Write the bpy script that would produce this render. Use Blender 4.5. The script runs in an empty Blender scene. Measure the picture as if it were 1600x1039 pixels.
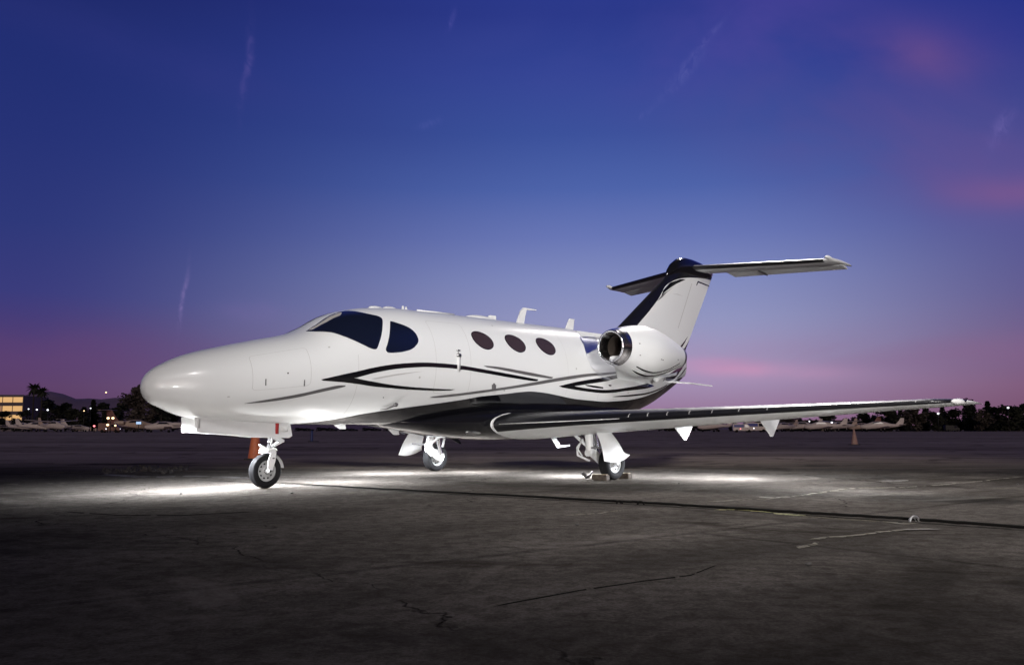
import bpy, bmesh, math, random
from mathutils import Vector, Matrix
R = math.radians
random.seed(7)
scene = bpy.context.scene
col = scene.collection

# ------------------------------------------------------------------ camera
CAM_H, FOC, YAW, PITCH = 0.7008, 1416.6, 0.75786, 0.10591
cd = bpy.data.cameras.new('camera'); cam = bpy.data.objects.new('camera', cd); col.objects.link(cam)
cam.location = (0, 0, CAM_H); cam.rotation_euler = (math.pi/2 + PITCH, 0, 0)
cd.sensor_fit = 'HORIZONTAL'; cd.sensor_width = 36; cd.lens = 36*FOC/1600
cd.clip_start = 0.1; cd.clip_end = 20000
scene.camera = cam
scene.view_settings.view_transform = 'Standard'; scene.view_settings.look = 'None'
scene.view_settings.exposure = 0; scene.view_settings.gamma = 1

def lin(c): 
    c = c/255.0
    return c/12.92 if c <= .04045 else ((c+.055)/1.055)**2.4
def rgb(r, g, b, a=1): return (lin(r), lin(g), lin(b), a)

# ------------------------------------------------------------------ node helpers
class NT:
    def __init__(s, tree): s.t = tree; s.n = tree.nodes; s.l = tree.links
    def new(s, kind, **kw):
        n = s.n.new(kind)
        for k, v in kw.items(): setattr(n, k, v)
        return n
    def put(s, sock, v):
        if isinstance(v, bpy.types.NodeSocket): s.l.new(v, sock)
        elif v is not None: sock.default_value = v
    def math(s, op, a, b=None, c=None, clamp=False):
        n = s.new('ShaderNodeMath', operation=op, use_clamp=clamp)
        s.put(n.inputs[0], a); s.put(n.inputs[1], b); s.put(n.inputs[2], c)
        return n.outputs[0]
    def mix(s, f, a, b, mode='MIX'):
        n = s.new('ShaderNodeMix', data_type='RGBA', blend_type=mode)
        s.put(n.inputs[0], f); s.put(n.inputs[6], a); s.put(n.inputs[7], b)
        return n.outputs[2]
    def ramp(s, f, stops, interp='LINEAR'):
        n = s.new('ShaderNodeValToRGB'); cr = n.color_ramp; cr.interpolation = interp
        while len(cr.elements) > len(stops): cr.elements.remove(cr.elements[-1])
        while len(cr.elements) < len(stops): cr.elements.new(1.0)
        for i, (p, c) in enumerate(stops):
            cr.elements[i].position = p
            cr.elements[i].color = c if len(c) == 4 else (*c, 1)
        s.put(n.inputs[0], f); return n.outputs[0]
    def noise(s, vec, scale, detail=4, rough=.5, dist=0):
        n = s.new('ShaderNodeTexNoise'); s.put(n.inputs['Vector'], vec)
        n.inputs['Scale'].default_value = scale; n.inputs['Detail'].default_value = detail
        n.inputs['Roughness'].default_value = rough; n.inputs['Distortion'].default_value = dist
        return n.outputs[0]
    def mapping(s, vec, loc=(0,0,0), rot=(0,0,0), sc=(1,1,1)):
        n = s.new('ShaderNodeMapping'); s.put(n.inputs[0], vec)
        n.inputs[1].default_value = loc; n.inputs[2].default_value = rot; n.inputs[3].default_value = sc
        return n.outputs[0]
def grey(v): return (v, v, v, 1)

# ------------------------------------------------------------------ dusk sky
world = bpy.data.worlds.new('World'); scene.world = world; world.use_nodes = True
W = NT(world.node_tree); W.n.clear()
tc = W.new('ShaderNodeTexCoord'); sep = W.new('ShaderNodeSeparateXYZ'); W.l.new(tc.outputs['Generated'], sep.inputs[0])
sx, sy, sz = sep.outputs
hyp = W.math('SQRT', W.math('ADD', W.math('MULTIPLY', sx, sx), W.math('MULTIPLY', sy, sy)))
hyp = W.math('MAXIMUM', hyp, 0.001)
el = W.math('DIVIDE', sz, hyp)                      # tangent of the elevation
az = W.math('DIVIDE', sx, hyp)                      # -1 west ... +1 east
elr = W.math('MULTIPLY', el, 2.0, clamp=True)       # 0.5 -> 1
def st(y): return max(0.0, min(1.0, (670-y)/1416.6*2.0))
centre = W.ramp(elr, [(0, rgb(132,98,130)), (st(640), rgb(152,122,155)), (st(600), rgb(163,143,178)), (st(560), rgb(158,152,188)),
    (st(500), rgb(146,150,192)), (st(440), rgb(130,140,190)), (st(370), rgb(106,120,182)), (st(290), rgb(78,100,170)),
    (st(200), rgb(60,82,156)), (st(100), rgb(52,69,149)), (st(0), rgb(43,57,138))])
left = W.ramp(elr, [(0, rgb(84,56,84)), (st(610), rgb(92,64,104)), (st(560), rgb(78,60,114)), (st(480), rgb(58,60,124)),
    (st(380), rgb(46,56,122)), (st(250), rgb(38,50,118)), (st(120), rgb(33,46,114)), (st(0), rgb(30,40,104))])
right = W.ramp(elr, [(0, rgb(112,72,96)), (st(610), rgb(122,84,116)), (st(560), rgb(110,86,128)), (st(480), rgb(92,84,138)),
    (st(380), rgb(78,82,144)), (st(250), rgb(58,70,140)), (st(120), rgb(40,52,136)), (st(0), rgb(32,46,130))])
def sstep(v, a, b):
    n = W.new('ShaderNodeMapRange', interpolation_type='SMOOTHSTEP'); W.put(n.inputs[0], v)
    n.inputs[1].default_value = a; n.inputs[2].default_value = b; return n.outputs[0]
skyc = W.mix(sstep(az, 0.10, -0.50), centre, left)
skyc = W.mix(sstep(az, 0.20, 0.58), skyc, right)
# overhead and behind: deep blue
skyc = W.mix(sstep(el, 0.5, 1.5), skyc, rgb(22,22,30))
behind = W.mix(sstep(el, 0.0, 0.35), rgb(66,48,44), rgb(34,32,38))
skyc = W.mix(sstep(sy, 0.25, -0.25), skyc, behind)
# veils of cloud
nv = W.noise(W.mapping(tc.outputs['Generated'], rot=(0, .5, .3), sc=(3.0, 3.0, 6.0)), 1.1, 5, .52, .6)
def gauss(px, py, wx, wy, rot=0.0):
    gx, gz = (px-800)/1416.6/math.hypot(1, (px-800)/1416.6), (670-py)/1416.6
    dx = W.math('SUBTRACT', az, gx); dz = W.math('SUBTRACT', el, gz)
    c, s = math.cos(rot), math.sin(rot)
    a = W.math('ADD', W.math('MULTIPLY', dx, c/wx), W.math('MULTIPLY', dz, s/wx))
    b = W.math('ADD', W.math('MULTIPLY', dx, -s/wy), W.math('MULTIPLY', dz, c/wy))
    q = W.math('ADD', W.math('MULTIPLY', a, a), W.math('MULTIPLY', b, b))
    return W.math('POWER', 2.718, W.math('MULTIPLY', q, -1.0))
def veil(px, py, wx, wy, rot, amp, colr):
    global skyc
    f = W.math('MULTIPLY', W.math('MULTIPLY', gauss(px, py, wx, wy, rot), amp), sstep(nv, .32, .66), clamp=True)
    skyc = W.mix(f, skyc, colr)
veil(1470, 128, .045, .024, -.55, .62, rgb(124,82,134))
veil(1350, 80, .16, .05, -.35, .4, rgb(84,70,146))
veil(1400, 230, .17, .07, -.3, .6, rgb(90,78,146))
veil(1610, 345, .055, .016, -.15, .55, rgb(144,92,140))
veil(1540, 300, .10, .05, -.4, .4, rgb(112,84,144))
veil(1180, 30, .12, .05, .5, .45, rgb(84,72,160))
veil(1165, 580, .075, .0085, -.05, 1.3, rgb(200,150,186))
veil(1110, 568, .035, .005, .0, .8, rgb(196,150,188))
veil(1120, 560, .10, .022, .0, .5, rgb(176,150,190))
veil(860, 70, .2, .06, .1, .3, rgb(66,74,152))
veil(200, 110, .25, .03, -.25, .3, rgb(54,58,132))
veil(395, 492, .03, .012, 0, .45, rgb(130,110,170))
veil(60, 560, .16, .03, 0, .5, rgb(104,70,114))
veil(1480, 560, .2, .02, 0, .5, rgb(136,98,136))
# contrails: thin, nearly upright streaks broken up by fine noise
nf = W.noise(W.mapping(tc.outputs['Generated'], sc=(60, 60, 30)), 1.6, 4, .6, 1.0)
wob = W.math('MULTIPLY', W.math('SUBTRACT', W.noise(W.mapping(tc.outputs['Generated'], sc=(2, 2, 16)), 1.3, 2, .5), .5), .010)
def trail(px, py, ln, wd, rot, amp, colr):
    global skyc, az
    keep = az; az = W.math('ADD', az, wob)
    g = gauss(px, py, wd, ln, rot); az = keep
    f = W.math('MULTIPLY', W.math('MULTIPLY', g, amp), sstep(nf, .3, .75), clamp=True)
    skyc = W.mix(f, skyc, colr)
trail(371, 105, .044, .0036, -.06, .45, rgb(92,84,156))
trail(281, 478, .027, .0018, -.09, .6, rgb(140,122,182))
trail(1075, 112, .03, .006, -.75, .42, rgb(100,104,176))
trail(1110, 62, .03, .003, -.75, .35, rgb(104,104,178))
trail(1012, 172, .008, .003, -.8, .5, rgb(100,104,180))
trail(665, 185, .012, .004, -1.2, .45, rgb(88,96,174))
trail(700, 10, .012, .003, -.2, .5, rgb(84,84,165))
trail(1588, 250, .018, .006, -.5, .6, rgb(110,100,170))
skyc = W.mix(sstep(el, -.002, -.03), skyc, rgb(18,16,18))
bg = W.new('ShaderNodeBackground'); W.put(bg.inputs[0], skyc); bg.inputs[1].default_value = 1.0
wo = W.new('ShaderNodeOutputWorld'); W.l.new(bg.outputs[0], wo.inputs[0])

# ------------------------------------------------------------------ lamps
ACX, ACY, ROT = 0.0389, 14.056, math.pi/2 - YAW
def acw(u, v, w):        # aircraft frame (aft, port, up) -> world
    return Vector((ACX + u*math.sin(YAW) + v*math.cos(YAW), ACY + u*math.cos(YAW) - v*math.sin(YAW), w))
def spot(name, loc, target, power, ang, blend, radius, colr):
    d = bpy.data.lights.new(name, 'SPOT'); d.energy = power; d.spot_size = R(ang); d.spot_blend = blend
    d.shadow_soft_size = radius; d.color = colr
    o = bpy.data.objects.new(name, d); col.objects.link(o); o.location = loc
    o.rotation_euler = (Vector(target)-Vector(loc)).to_track_quat('-Z', 'Y').to_euler(); return o
# afterglow from behind the camera, very low and very soft
sd = bpy.data.lights.new('sun', 'SUN'); sd.energy = 0.75; sd.angle = R(25); sd.color = (1, .86, .80)
so = bpy.data.objects.new('sun', sd); col.objects.link(so)
so.rotation_euler = Vector((-.05, 1, -.15)).to_track_quat('-Z', 'Y').to_euler()
# ramp floodlight that lights the side of the aircraft
spot('floodlight', (5.0, -34.0, 1.5), (3.4, 17.2, 4.4), 48000, 24, .8, 1.3, (1, .985, .97))
# added fill spot high behind the camera, unseen: side of the aircraft and the middle of the apron
spot('fill_spot', (1.0, -4.0, 14.0), (2.8, 12.2, 0.0), 11200, 46, 1.0, 1.6, (1, .97, .95))
# added fill spot high above the far side, unseen: it grazes the apron on the right
spot('fill_spot', (7.5, 27.0, 15.0), (4.0, 9.2, 0), 21000, 28, 1.0, .5, (1, .93, .90))
# work lamps hung under the belly: they make the bright pools on the ground
for u, v, w, p in [(-5.4, -.10, .68, 230), (-4.75, -.30, .64, 240), (-3.9, -.40, .62, 330), (-2.9, -.3, .62, 190), (-1.1, -1.9, .66, 340), (.1, -1.0, .52, 150), (.45, .90, .54, 330), (1.35, 2.9, .74, 480), (-.15, 5.1, .86, 140)]:
    spot('work_lamp', acw(u, v, w), acw(u, v, 0), p, 170, .3, .12, (.97, 1, 1.06))
for u, v, p in [(-4.75, -.25, 70), (-3.3, .1, 60)]:  # unseen uplights, added to brighten the underside of the nose
    spot('nose_fill', acw(u, v, .05), acw(u, v, 2), p, 130, .5, .03, (1, .99, .97))

# ------------------------------------------------------------------ materials
def mat(name, base, rough=.5, metal=0, coat=0, spec=.5, bump=None, vary=None, emit=None):
    m = bpy.data.materials.new(name); m.use_nodes = True
    T = NT(m.node_tree); b = T.n['Principled BSDF']
    b.inputs['Roughness'].default_value = rough; b.inputs['Metallic'].default_value = metal
    b.inputs['Coat Weight'].default_value = coat; b.inputs['Coat Roughness'].default_value = .05
    b.inputs['Specular IOR Level'].default_value = spec
    c = base if len(base) == 4 else (*base, 1)
    t = T.new('ShaderNodeTexCoord')
    if vary:
        n = T.noise(t.outputs['Object'], vary[0], 5, .6)
        f = T.new('ShaderNodeMapRange'); T.put(f.inputs[0], n); f.inputs[1].default_value = .3; f.inputs[2].default_value = .7
        c2 = tuple(x*vary[1] for x in c[:3]) + (1,)
        T.put(b.inputs['Base Color'], T.mix(f.outputs[0], c, c2))
        r2 = T.new('ShaderNodeMapRange'); T.put(r2.inputs[0], n); r2.inputs[1].default_value = .3; r2.inputs[2].default_value = .7
        r2.inputs[3].default_value = rough*.85; r2.inputs[4].default_value = min(1, rough*1.25)
        T.put(b.inputs['Roughness'], r2.outputs[0])
    else: b.inputs['Base Color'].default_value = c
    if bump:
        n = T.noise(t.outputs['Object'], bump[0], 6, .6)
        bb = T.new('ShaderNodeBump'); bb.inputs['Strength'].default_value = bump[1]; bb.inputs['Distance'].default_value = bump[2]
        T.put(bb.inputs['Height'], n); T.put(b.inputs['Normal'], bb.outputs[0])
    if emit:
        b.inputs['Emission Color'].default_value = (*emit[0], 1); b.inputs['Emission Strength'].default_value = emit[1]
    return m
M = {}
M['white'] = mat('white_paint', (.77,.785,.785), .34, coat=.2)
M['white2'] = mat('white_gear_paint', (.78,.79,.79), .38, vary=(9, .93))
M['black'] = mat('black_paint', (.006,.006,.008), .12, coat=.6, spec=.5)
M['boot'] = mat('black_rubber_boot', (.007,.007,.010), .32, coat=.12, vary=(5, .8))
M['grey'] = mat('grey_stripe_paint', (.115,.112,.115), .3, coat=.3)
M['pale'] = mat('pale_grey_stripe_paint', (.52,.515,.51), .3, coat=.3)
M['rim'] = mat('wheel_paint', (.42,.43,.43), .45)
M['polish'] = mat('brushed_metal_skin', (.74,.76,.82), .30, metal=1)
M['seam'] = mat('seam_grey', (.30,.30,.30), .5)
M['panel'] = mat('panel_gap', (.52,.52,.51), .6)
M['glass'] = mat('dark_cockpit_glass', (.006,.009,.024), .05, coat=.6, spec=.8)
M['cabglass'] = mat('brown_tinted_glass', (.050,.033,.029), .14, coat=.3)
M['chrome'] = mat('polished_metal', (.88,.89,.93), .20, metal=1)
M['metal'] = mat('bare_metal', (.45,.45,.46), .32, metal=1, vary=(12, .7))
M['dark'] = mat('dark_metal', (.03,.028,.027), .4, metal=.5)
M['fan'] = mat('dark_fan', (.020,.015,.012), .45, metal=.5)
M['duct'] = mat('sooty_duct', (.050,.040,.033), .5)
M['tyre'] = mat('tyre_rubber', (.009,.009,.010), .75, spec=.2, vary=(14, 1.7), bump=(90, .3, .002))
M['red'] = mat('red_placard', (.42,.02,.02), .5)
M['interior'] = mat('cream_trim', (.42,.40,.38), .6)
M['lens'] = mat('clear_lens', (.75,.75,.74), .1, coat=.5)
M['orange'] = mat('orange_cone_plastic', (.85,.24,.10), .5, vary=(7, .7))
M['pinkcone'] = mat('faded_cone_plastic', (.46,.28,.235), .6, vary=(7, .7))
M['conebase'] = mat('black_cone_rubber', (.02,.02,.02), .7)
M['wood'] = mat('weathered_wood', (.055,.040,.028), .75, vary=(18, .5), bump=(60, .5, .003))
M['wood_light'] = mat('pale_wood_edge', (.34,.28,.2), .75, vary=(20, .7))
M['cable'] = mat('tarred_cable', (.007,.0065,.006), .95, spec=.05, bump=(200, .4, .002))
M['steel'] = mat('worn_steel', (.50,.49,.48), .35, metal=.8, vary=(20, .6))
M['blue'] = mat('blue_marker_plastic', (.03,.05,.17), .5)
M['farwhite'] = mat('far_aircraft_paint', (.74,.64,.60), .45, vary=(1.5, .85))
M['fartan'] = mat('far_tan_paint', (.62,.47,.38), .45, vary=(1.5, .85))
M['farred'] = mat('far_rust_paint', (.25,.11,.09), .5, vary=(1.5, .8))
M['farblue'] = mat('far_blue_paint', (.05,.06,.30), .45)
M['concrete'] = mat('pale_concrete', (.14,.11,.13), .8, vary=(.2, .8))
M['bark'] = mat('bark', (.035,.026,.022), .9, vary=(4, .6))
M['leafA'] = mat('dark_foliage', (.016,.019,.013), .75, vary=(.8, .5))
M['leafB'] = mat('brown_green_foliage', (.085,.066,.055), .75, vary=(.8, .55))
M['leafC'] = mat('olive_foliage', (.026,.028,.016), .75, vary=(.8, .5))
M['rubble'] = mat('asphalt_crumbs', (.030,.027,.026), .85, vary=(6, 2.0))
M['lichen'] = mat('dry_moss', (.135,.118,.083), .95, vary=(22, .40), bump=(80, .8, .01))
M['moss'] = mat('yellow_moss', (.22,.205,.07), .95, vary=(22, .35), bump=(80, .8, .01))
M['paleslab'] = mat('bleached_patch', (.165,.15,.135), .85, vary=(9, .5), bump=(60, .5, .004))
M['warm'] = mat('warm_lamp', (.8,.6,.4), .5, emit=((1, .66, .36), 3.2))
M['cool'] = mat('cool_lamp', (.8,.8,.8), .5, emit=((.9, .92, 1), 2.2))
M['redlamp'] = mat('red_lamp', (.8,.2,.2), .5, emit=((1, .22, .25), 3.0))
M['screen'] = mat('blue_lit_panel', (.3,.4,.5), .5, emit=((.45, .66, 1), .95))
M['litwin'] = mat('lit_office_window', (.5,.4,.2), .5, emit=((1, .56, .22), .62))
M['litwin2'] = mat('dim_office_window', (.2,.15,.1), .3, emit=((1, .52, .28), .28))

# ------------------------------------------------------------------ mesh helpers
def link(name, bm, m, parent=None, smooth=True, angle=None):
    me = bpy.data.meshes.new(name); bm.normal_update(); bm.to_mesh(me); bm.free()
    for x in (m if isinstance(m, list) else [m]): me.materials.append(x)
    o = bpy.data.objects.new(name, me); col.objects.link(o)
    if smooth:
        me.polygons.foreach_set('use_smooth', [True]*len(me.polygons))
        if angle: me.set_sharp_from_angle(angle=R(angle))
    if parent: o.parent = parent
    return o
def tag(o, label=None, cat=None, group=None, kind=None):
    if label: o['label'] = label
    if cat: o['category'] = cat
    if group: o['group'] = group
    if kind: o['kind'] = kind
    return o
def empty(name, loc=(0,0,0), rz=0, parent=None):
    o = bpy.data.objects.new(name, None); col.objects.link(o); o.location = loc; o.rotation_euler = (0, 0, rz)
    o.empty_display_size = .3
    if parent: o.parent = parent
    return o
def kids(o): return [c for c in bpy.data.objects if c.parent == o]
def copy_tree(o, parent=None):
    c = o.copy(); col.objects.link(c); c.parent = parent
    for ch in kids(o): copy_tree(ch, c)
    return c
def sheet(bm, rows, closed=False, flip=False):
    V = [[bm.verts.new(p) for p in r] for r in rows]
    for i in range(len(V)-1):
        n = len(V[i]); rng = range(n) if closed else range(n-1)
        for j in rng:
            q = [V[i][j], V[i][(j+1) % n], V[i+1][(j+1) % n], V[i+1][j]]
            if flip: q.reverse()
            try: bm.faces.new(q)
            except ValueError: pass
    return V
def fix(bm, d=1e-5):
    bmesh.ops.remove_doubles(bm, verts=bm.verts, dist=d)
    bmesh.ops.recalc_face_normals(bm, faces=bm.faces)
def box(bm, c, s, rot=None, bev=0):
    r = bmesh.ops.create_cube(bm, size=1)['verts']
    for v in r: v.co = Vector((v.co.x*s[0], v.co.y*s[1], v.co.z*s[2]))
    if bev:
        ed = list({e for v in r for e in v.link_edges})
        r = list({v for f in bmesh.ops.bevel(bm, geom=ed, offset=bev, segments=2, affect='EDGES')['faces'] for v in f.verts} | {v for v in r if v.is_valid})
    mt = Matrix.Translation(Vector(c)) @ (rot.to_4x4() if rot else Matrix.Identity(4))
    for v in r: v.co = mt @ v.co
    return r
def tube(bm, pts, rad, seg=10, cap=True):
    pts = [Vector(p) for p in pts]; n = len(pts)
    rr = rad if isinstance(rad, (list, tuple)) else [rad]*n
    rows = []; up = None
    for i, p in enumerate(pts):
        d = (pts[min(i+1, n-1)] - pts[max(i-1, 0)]).normalized()
        if up is None: up = Vector((0,0,1)) if abs(d.z) < .9 else Vector((1,0,0))
        a = d.cross(up).normalized(); b = d.cross(a).normalized(); up = -b if up.dot(b) < 0 else b
        a = d.cross(up).normalized(); b = up - d*up.dot(d); b.normalize()
        rows.append([p + a*rr[i]*math.cos(t) + b*rr[i]*math.sin(t) for t in [2*math.pi*k/seg for k in range(seg)]])
    V = sheet(bm, rows, closed=True)
    if cap:
        bm.faces.new(V[0]); bm.faces.new(list(reversed(V[-1])))
def lathe(bm, prof, origin, axis, seg=32):
    """prof: (distance along axis, radius)"""
    ax = Vector(axis).normalized(); t = Vector((0,0,1)) if abs(ax.z) < .9 else Vector((1,0,0))
    a = ax.cross(t).normalized(); b = ax.cross(a).normalized(); o = Vector(origin)
    rows = [[o + ax*x + (a*math.cos(2*math.pi*k/seg) + b*math.sin(2*math.pi*k/seg))*max(r, 1e-4) for k in range(seg)] for x, r in prof]
    return sheet(bm, rows, closed=True)
def prism(bm, poly, off):
    """poly: list of 3-D points (planar), extruded by off"""
    o = Vector(off); A = [bm.verts.new(Vector(p)) for p in poly]; B = [bm.verts.new(Vector(p)+o) for p in poly]
    n = len(A); bm.faces.new(A); bm.faces.new(list(reversed(B)))
    for i in range(n): bm.faces.new([A[(i+1) % n], A[i], B[i], B[(i+1) % n]])
def L(p): return Vector((p[0], -p[1], p[2]))      # (aft, port, up) -> local xyz

# ================================================================== THE JET
# u, top, bot, hw, cz
FT=[(-5.875,1.165,1.145,.008,1.155),(-5.858,1.225,1.092,.070,1.155),(-5.80,1.315,1.005,.150,1.155),(-5.66,1.412,.935,.24,1.16),
(-5.34,1.550,.828,.410,1.18),(-4.95,1.655,.782,.53,1.22),(-4.54,1.755,.762,.625,1.28),(-4.06,1.87,.755,.70,1.36),
(-3.81,1.98,.755,.73,1.40),(-3.55,2.13,.755,.752,1.44),(-3.3,2.22,.755,.77,1.48),(-2.9,2.295,.755,.785,1.52),(-2.4,2.33,.755,.79,1.54),
(1.2,2.345,.755,.79,1.54),(2.0,2.34,.85,.75,1.58),(2.6,2.33,.93,.66,1.62),(3.2,2.32,1.07,.54,1.70),(3.8,2.29,1.29,.40,1.80),(4.3,2.25,1.50,.25,1.88),(4.75,2.2,1.70,.09,1.95)]
def pchip(xs,ys):
    n=len(xs);h=[xs[i+1]-xs[i] for i in range(n-1)];d=[(ys[i+1]-ys[i])/h[i] for i in range(n-1)]
    m=[0]*n;m[0]=d[0];m[-1]=d[-1]
    for i in range(1,n-1):
        if d[i-1]*d[i]<=0:m[i]=0
        else:
            w1=2*h[i]+h[i-1];w2=h[i]+2*h[i-1];m[i]=(w1+w2)/(w1/d[i-1]+w2/d[i])
    def f(x):
        x=min(max(x,xs[0]),xs[-1])
        i=0
        while i<n-2 and x>xs[i+1]:i+=1
        t=(x-xs[i])/h[i]
        return ((1+2*t)*(1-t)**2)*ys[i]+t*(1-t)**2*h[i]*m[i]+t*t*(3-2*t)*ys[i+1]+t*t*(t-1)*h[i]*m[i+1]
    return f
_us=[r[0] for r in FT]
ftop,fbot,fhw,fcz=[pchip(_us,[r[k] for r in FT]) for k in (1,2,3,4)]
def S(u,th):
    """port side point; th -90..90 deg (0 = widest). returns (u, v(port+), w)"""
    a=math.radians(th);cz=fcz(u);c,s=math.cos(a),math.sin(a)
    H=(ftop(u)-cz) if s>0 else (cz-fbot(u))
    e=2/2.12
    v=fhw(u)*math.copysign(abs(c)**e,c); w=cz+H*math.copysign(abs(s)**e,s)
    if s>-.6 and c>0:
        dz=w-1.83
        uc=.87+(dz*dz*1.0 if dz>0 else dz*dz*2.4)
        k=max(0,u-uc)
        fade=max(0,min(1,(w-1.42)/.35))*max(0,min(1,(3.4-u)/1.4))
        v-=min(.40,k*1.0)*fade*min(1,c*2)
    return (u,v,w)

jet = empty('business_jet', (ACX, ACY, 0), ROT)
tag(jet, 'large white twin-engine business jet with black belly and swooping black stripes, in the foreground', 'airplane')

def SX(u, th, sgn, off=0.0):
    """fuselage surface point in local xyz; sgn +1 port, -1 starboard"""
    p = Vector(S(u, th)); p = Vector((p.x, p.y*sgn, p.z))
    if off:
        a = Vector(S(u+.01, th)) - Vector(S(u-.01, th)); b = Vector(S(u, min(th+1, 179))) - Vector(S(u, th-1))
        n = a.cross(b); n = Vector((n.x, n.y*sgn, n.z)); n.normalize()
        c = Vector((p.x, 0, fcz(u)))
        if n.dot(p-c) < 0: n = -n
        p = p + n*off
    return L(p)

# fuselage skin
bm = bmesh.new()
us = [-5.875 + .003*k for k in range(7)] + [-5.852 + .010*k for k in range(16)] + [-5.69 + .03*k for k in range(217)]
us = sorted(set([round(u, 4) for u in us if u < .8] + [round(.8+.02*k, 4) for k in range(198)])); us = [u for u in us if u <= 4.75] + ([4.75] if us[-1] < 4.75 else [])
ths = [-90 + 3*k for k in range(61)]
rows = []
for u in us:
    port = [SX(u, t, 1) for t in ths]; star = [SX(u, t, -1) for t in reversed(ths[1:-1])]
    rows.append(port + star)
V = sheet(bm, rows, closed=True)
bm.faces.new(V[0]); bm.faces.new(V[-1])
fix(bm)
fus = link('fuselage', bm, M['white'], jet, angle=40)

def strip_clip(poly, step_a, step_b):
    bm = bmesh.new()
    f = bm.faces.new([bm.verts.new((a, b, 0)) for a, b in poly])
    a0, a1 = min(p[0] for p in poly), max(p[0] for p in poly); b0, b1 = min(p[1] for p in poly), max(p[1] for p in poly)
    bmesh.ops.triangulate(bm, faces=bm.faces[:])
    k = math.ceil(a0/step_a)
    while k*step_a < a1:
        bmesh.ops.bisect_plane(bm, geom=bm.verts[:]+bm.edges[:]+bm.faces[:], plane_co=(k*step_a, 0, 0), plane_no=(1,0,0), dist=1e-6); k += 1
    k = math.ceil(b0/step_b)
    while k*step_b < b1:
        bmesh.ops.bisect_plane(bm, geom=bm.verts[:]+bm.edges[:]+bm.faces[:], plane_co=(0, k*step_b, 0), plane_no=(0,1,0), dist=1e-6); k += 1
    return bm
def smooth_poly(poly, n=4, sharp=50):
    """Catmull-Rom through the outline, keeping sharp corners"""
    out = []; N = len(poly)
    sc = 60.0   # degrees per metre, to compare the two parameters
    def ang(i):
        a, b, c = poly[i-1], poly[i], poly[(i+1) % N]
        v1 = Vector((b[0]-a[0], (b[1]-a[1])/sc)); v2 = Vector((c[0]-b[0], (c[1]-b[1])/sc))
        return math.degrees(v1.angle(v2, 0))
    corner = [ang(i) > sharp for i in range(N)]
    for i in range(N):
        p0, p1, p2, p3 = poly[i-1], poly[i], poly[(i+1) % N], poly[(i+2) % N]
        if corner[i]: p0 = (2*p1[0]-p2[0], 2*p1[1]-p2[1])
        if corner[(i+1) % N]: p3 = (2*p2[0]-p1[0], 2*p2[1]-p1[1])
        out.append(p1)
        for k in range(1, n):
            t = k/n
            out.append(tuple(.5*((2*p1[j]) + (-p0[j]+p2[j])*t + (2*p0[j]-5*p1[j]+4*p2[j]-p3[j])*t*t + (-p0[j]+3*p1[j]-3*p2[j]+p3[j])*t**3) for j in (0, 1)))
    return out
def widen(poly, d, k=.0138):
    P = [Vector((a, b*k)) for a, b in poly]; N = len(P)
    area = sum(P[i-1].x*P[i].y - P[i].x*P[i-1].y for i in range(N)); sg = 1 if area > 0 else -1; out = []
    for i in range(N):
        t = (P[(i+1) % N]-P[i-1]).normalized(); q = P[i] + Vector((t.y, -t.x))*sg*d; out.append((q.x, q.y/k))
    return out
def decal(name, poly, m, off=.0025, parent=None, sgn=1, fn=None, sa=.04, sb=3, smooth=True, sharp=50, wide=0):
    poly = smooth_poly(poly, 4, sharp) if smooth else poly
    bm = strip_clip(widen(poly, wide) if wide else poly, sa, sb)
    fn = fn or SX
    for v in bm.verts: v.co = fn(v.co.x, v.co.y, sgn, off)
    bmesh.ops.recalc_face_normals(bm, faces=bm.faces)
    for f in bm.faces:
        pass
    return link(name, bm, m, parent or fus)

# black belly paint, a shell just proud of the white skin
def pl(pts, x):
    if x <= pts[0][0]: return pts[0][1]
    for (x0, y0), (x1, y1) in zip(pts, pts[1:]):
        if x <= x1: return y0 + (y1-y0)*(x-x0)/(x1-x0)
    return pts[-1][1]
BEL = [(-4.35,-90),(-4.1,-82),(-3.74,-69.3),(-3.468,-60),(-3.277,-54.4),(-3.063,-50.5),(-2.835,-47.1),(-2.596,-44),(-1.985,-36.3),(-1.715,-32.7),(-1.436,-28.8),(-.988,-25),(-.673,-22.1),(-.419,-20.8),(-.147,-21.6),(.236,-24.5),(.637,-27.6),(1.261,-29.5),(1.607,-31),(2.085,-32.8),(2.632,-31.8),(3.05,-31),(3.545,-30.3),(4.1,-32),(4.5,-45),(4.7,-80)]
belf = pchip([a for a, b in BEL], [b for a, b in BEL])
bm = bmesh.new(); rows = []
for k in range(226):
    u = -4.34 + .04*k
    if u > 4.69: break
    tb = belf(u); pts = [-90 + (tb+90)*j/24 for j in range(25)]
    rows.append([SX(u, t, 1, .003) for t in reversed(pts)] + [SX(u, t, -1, .003) for t in pts[1:]])
sheet(bm, rows); fix(bm)
link('belly_panel', bm, M['black'], fus)

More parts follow.
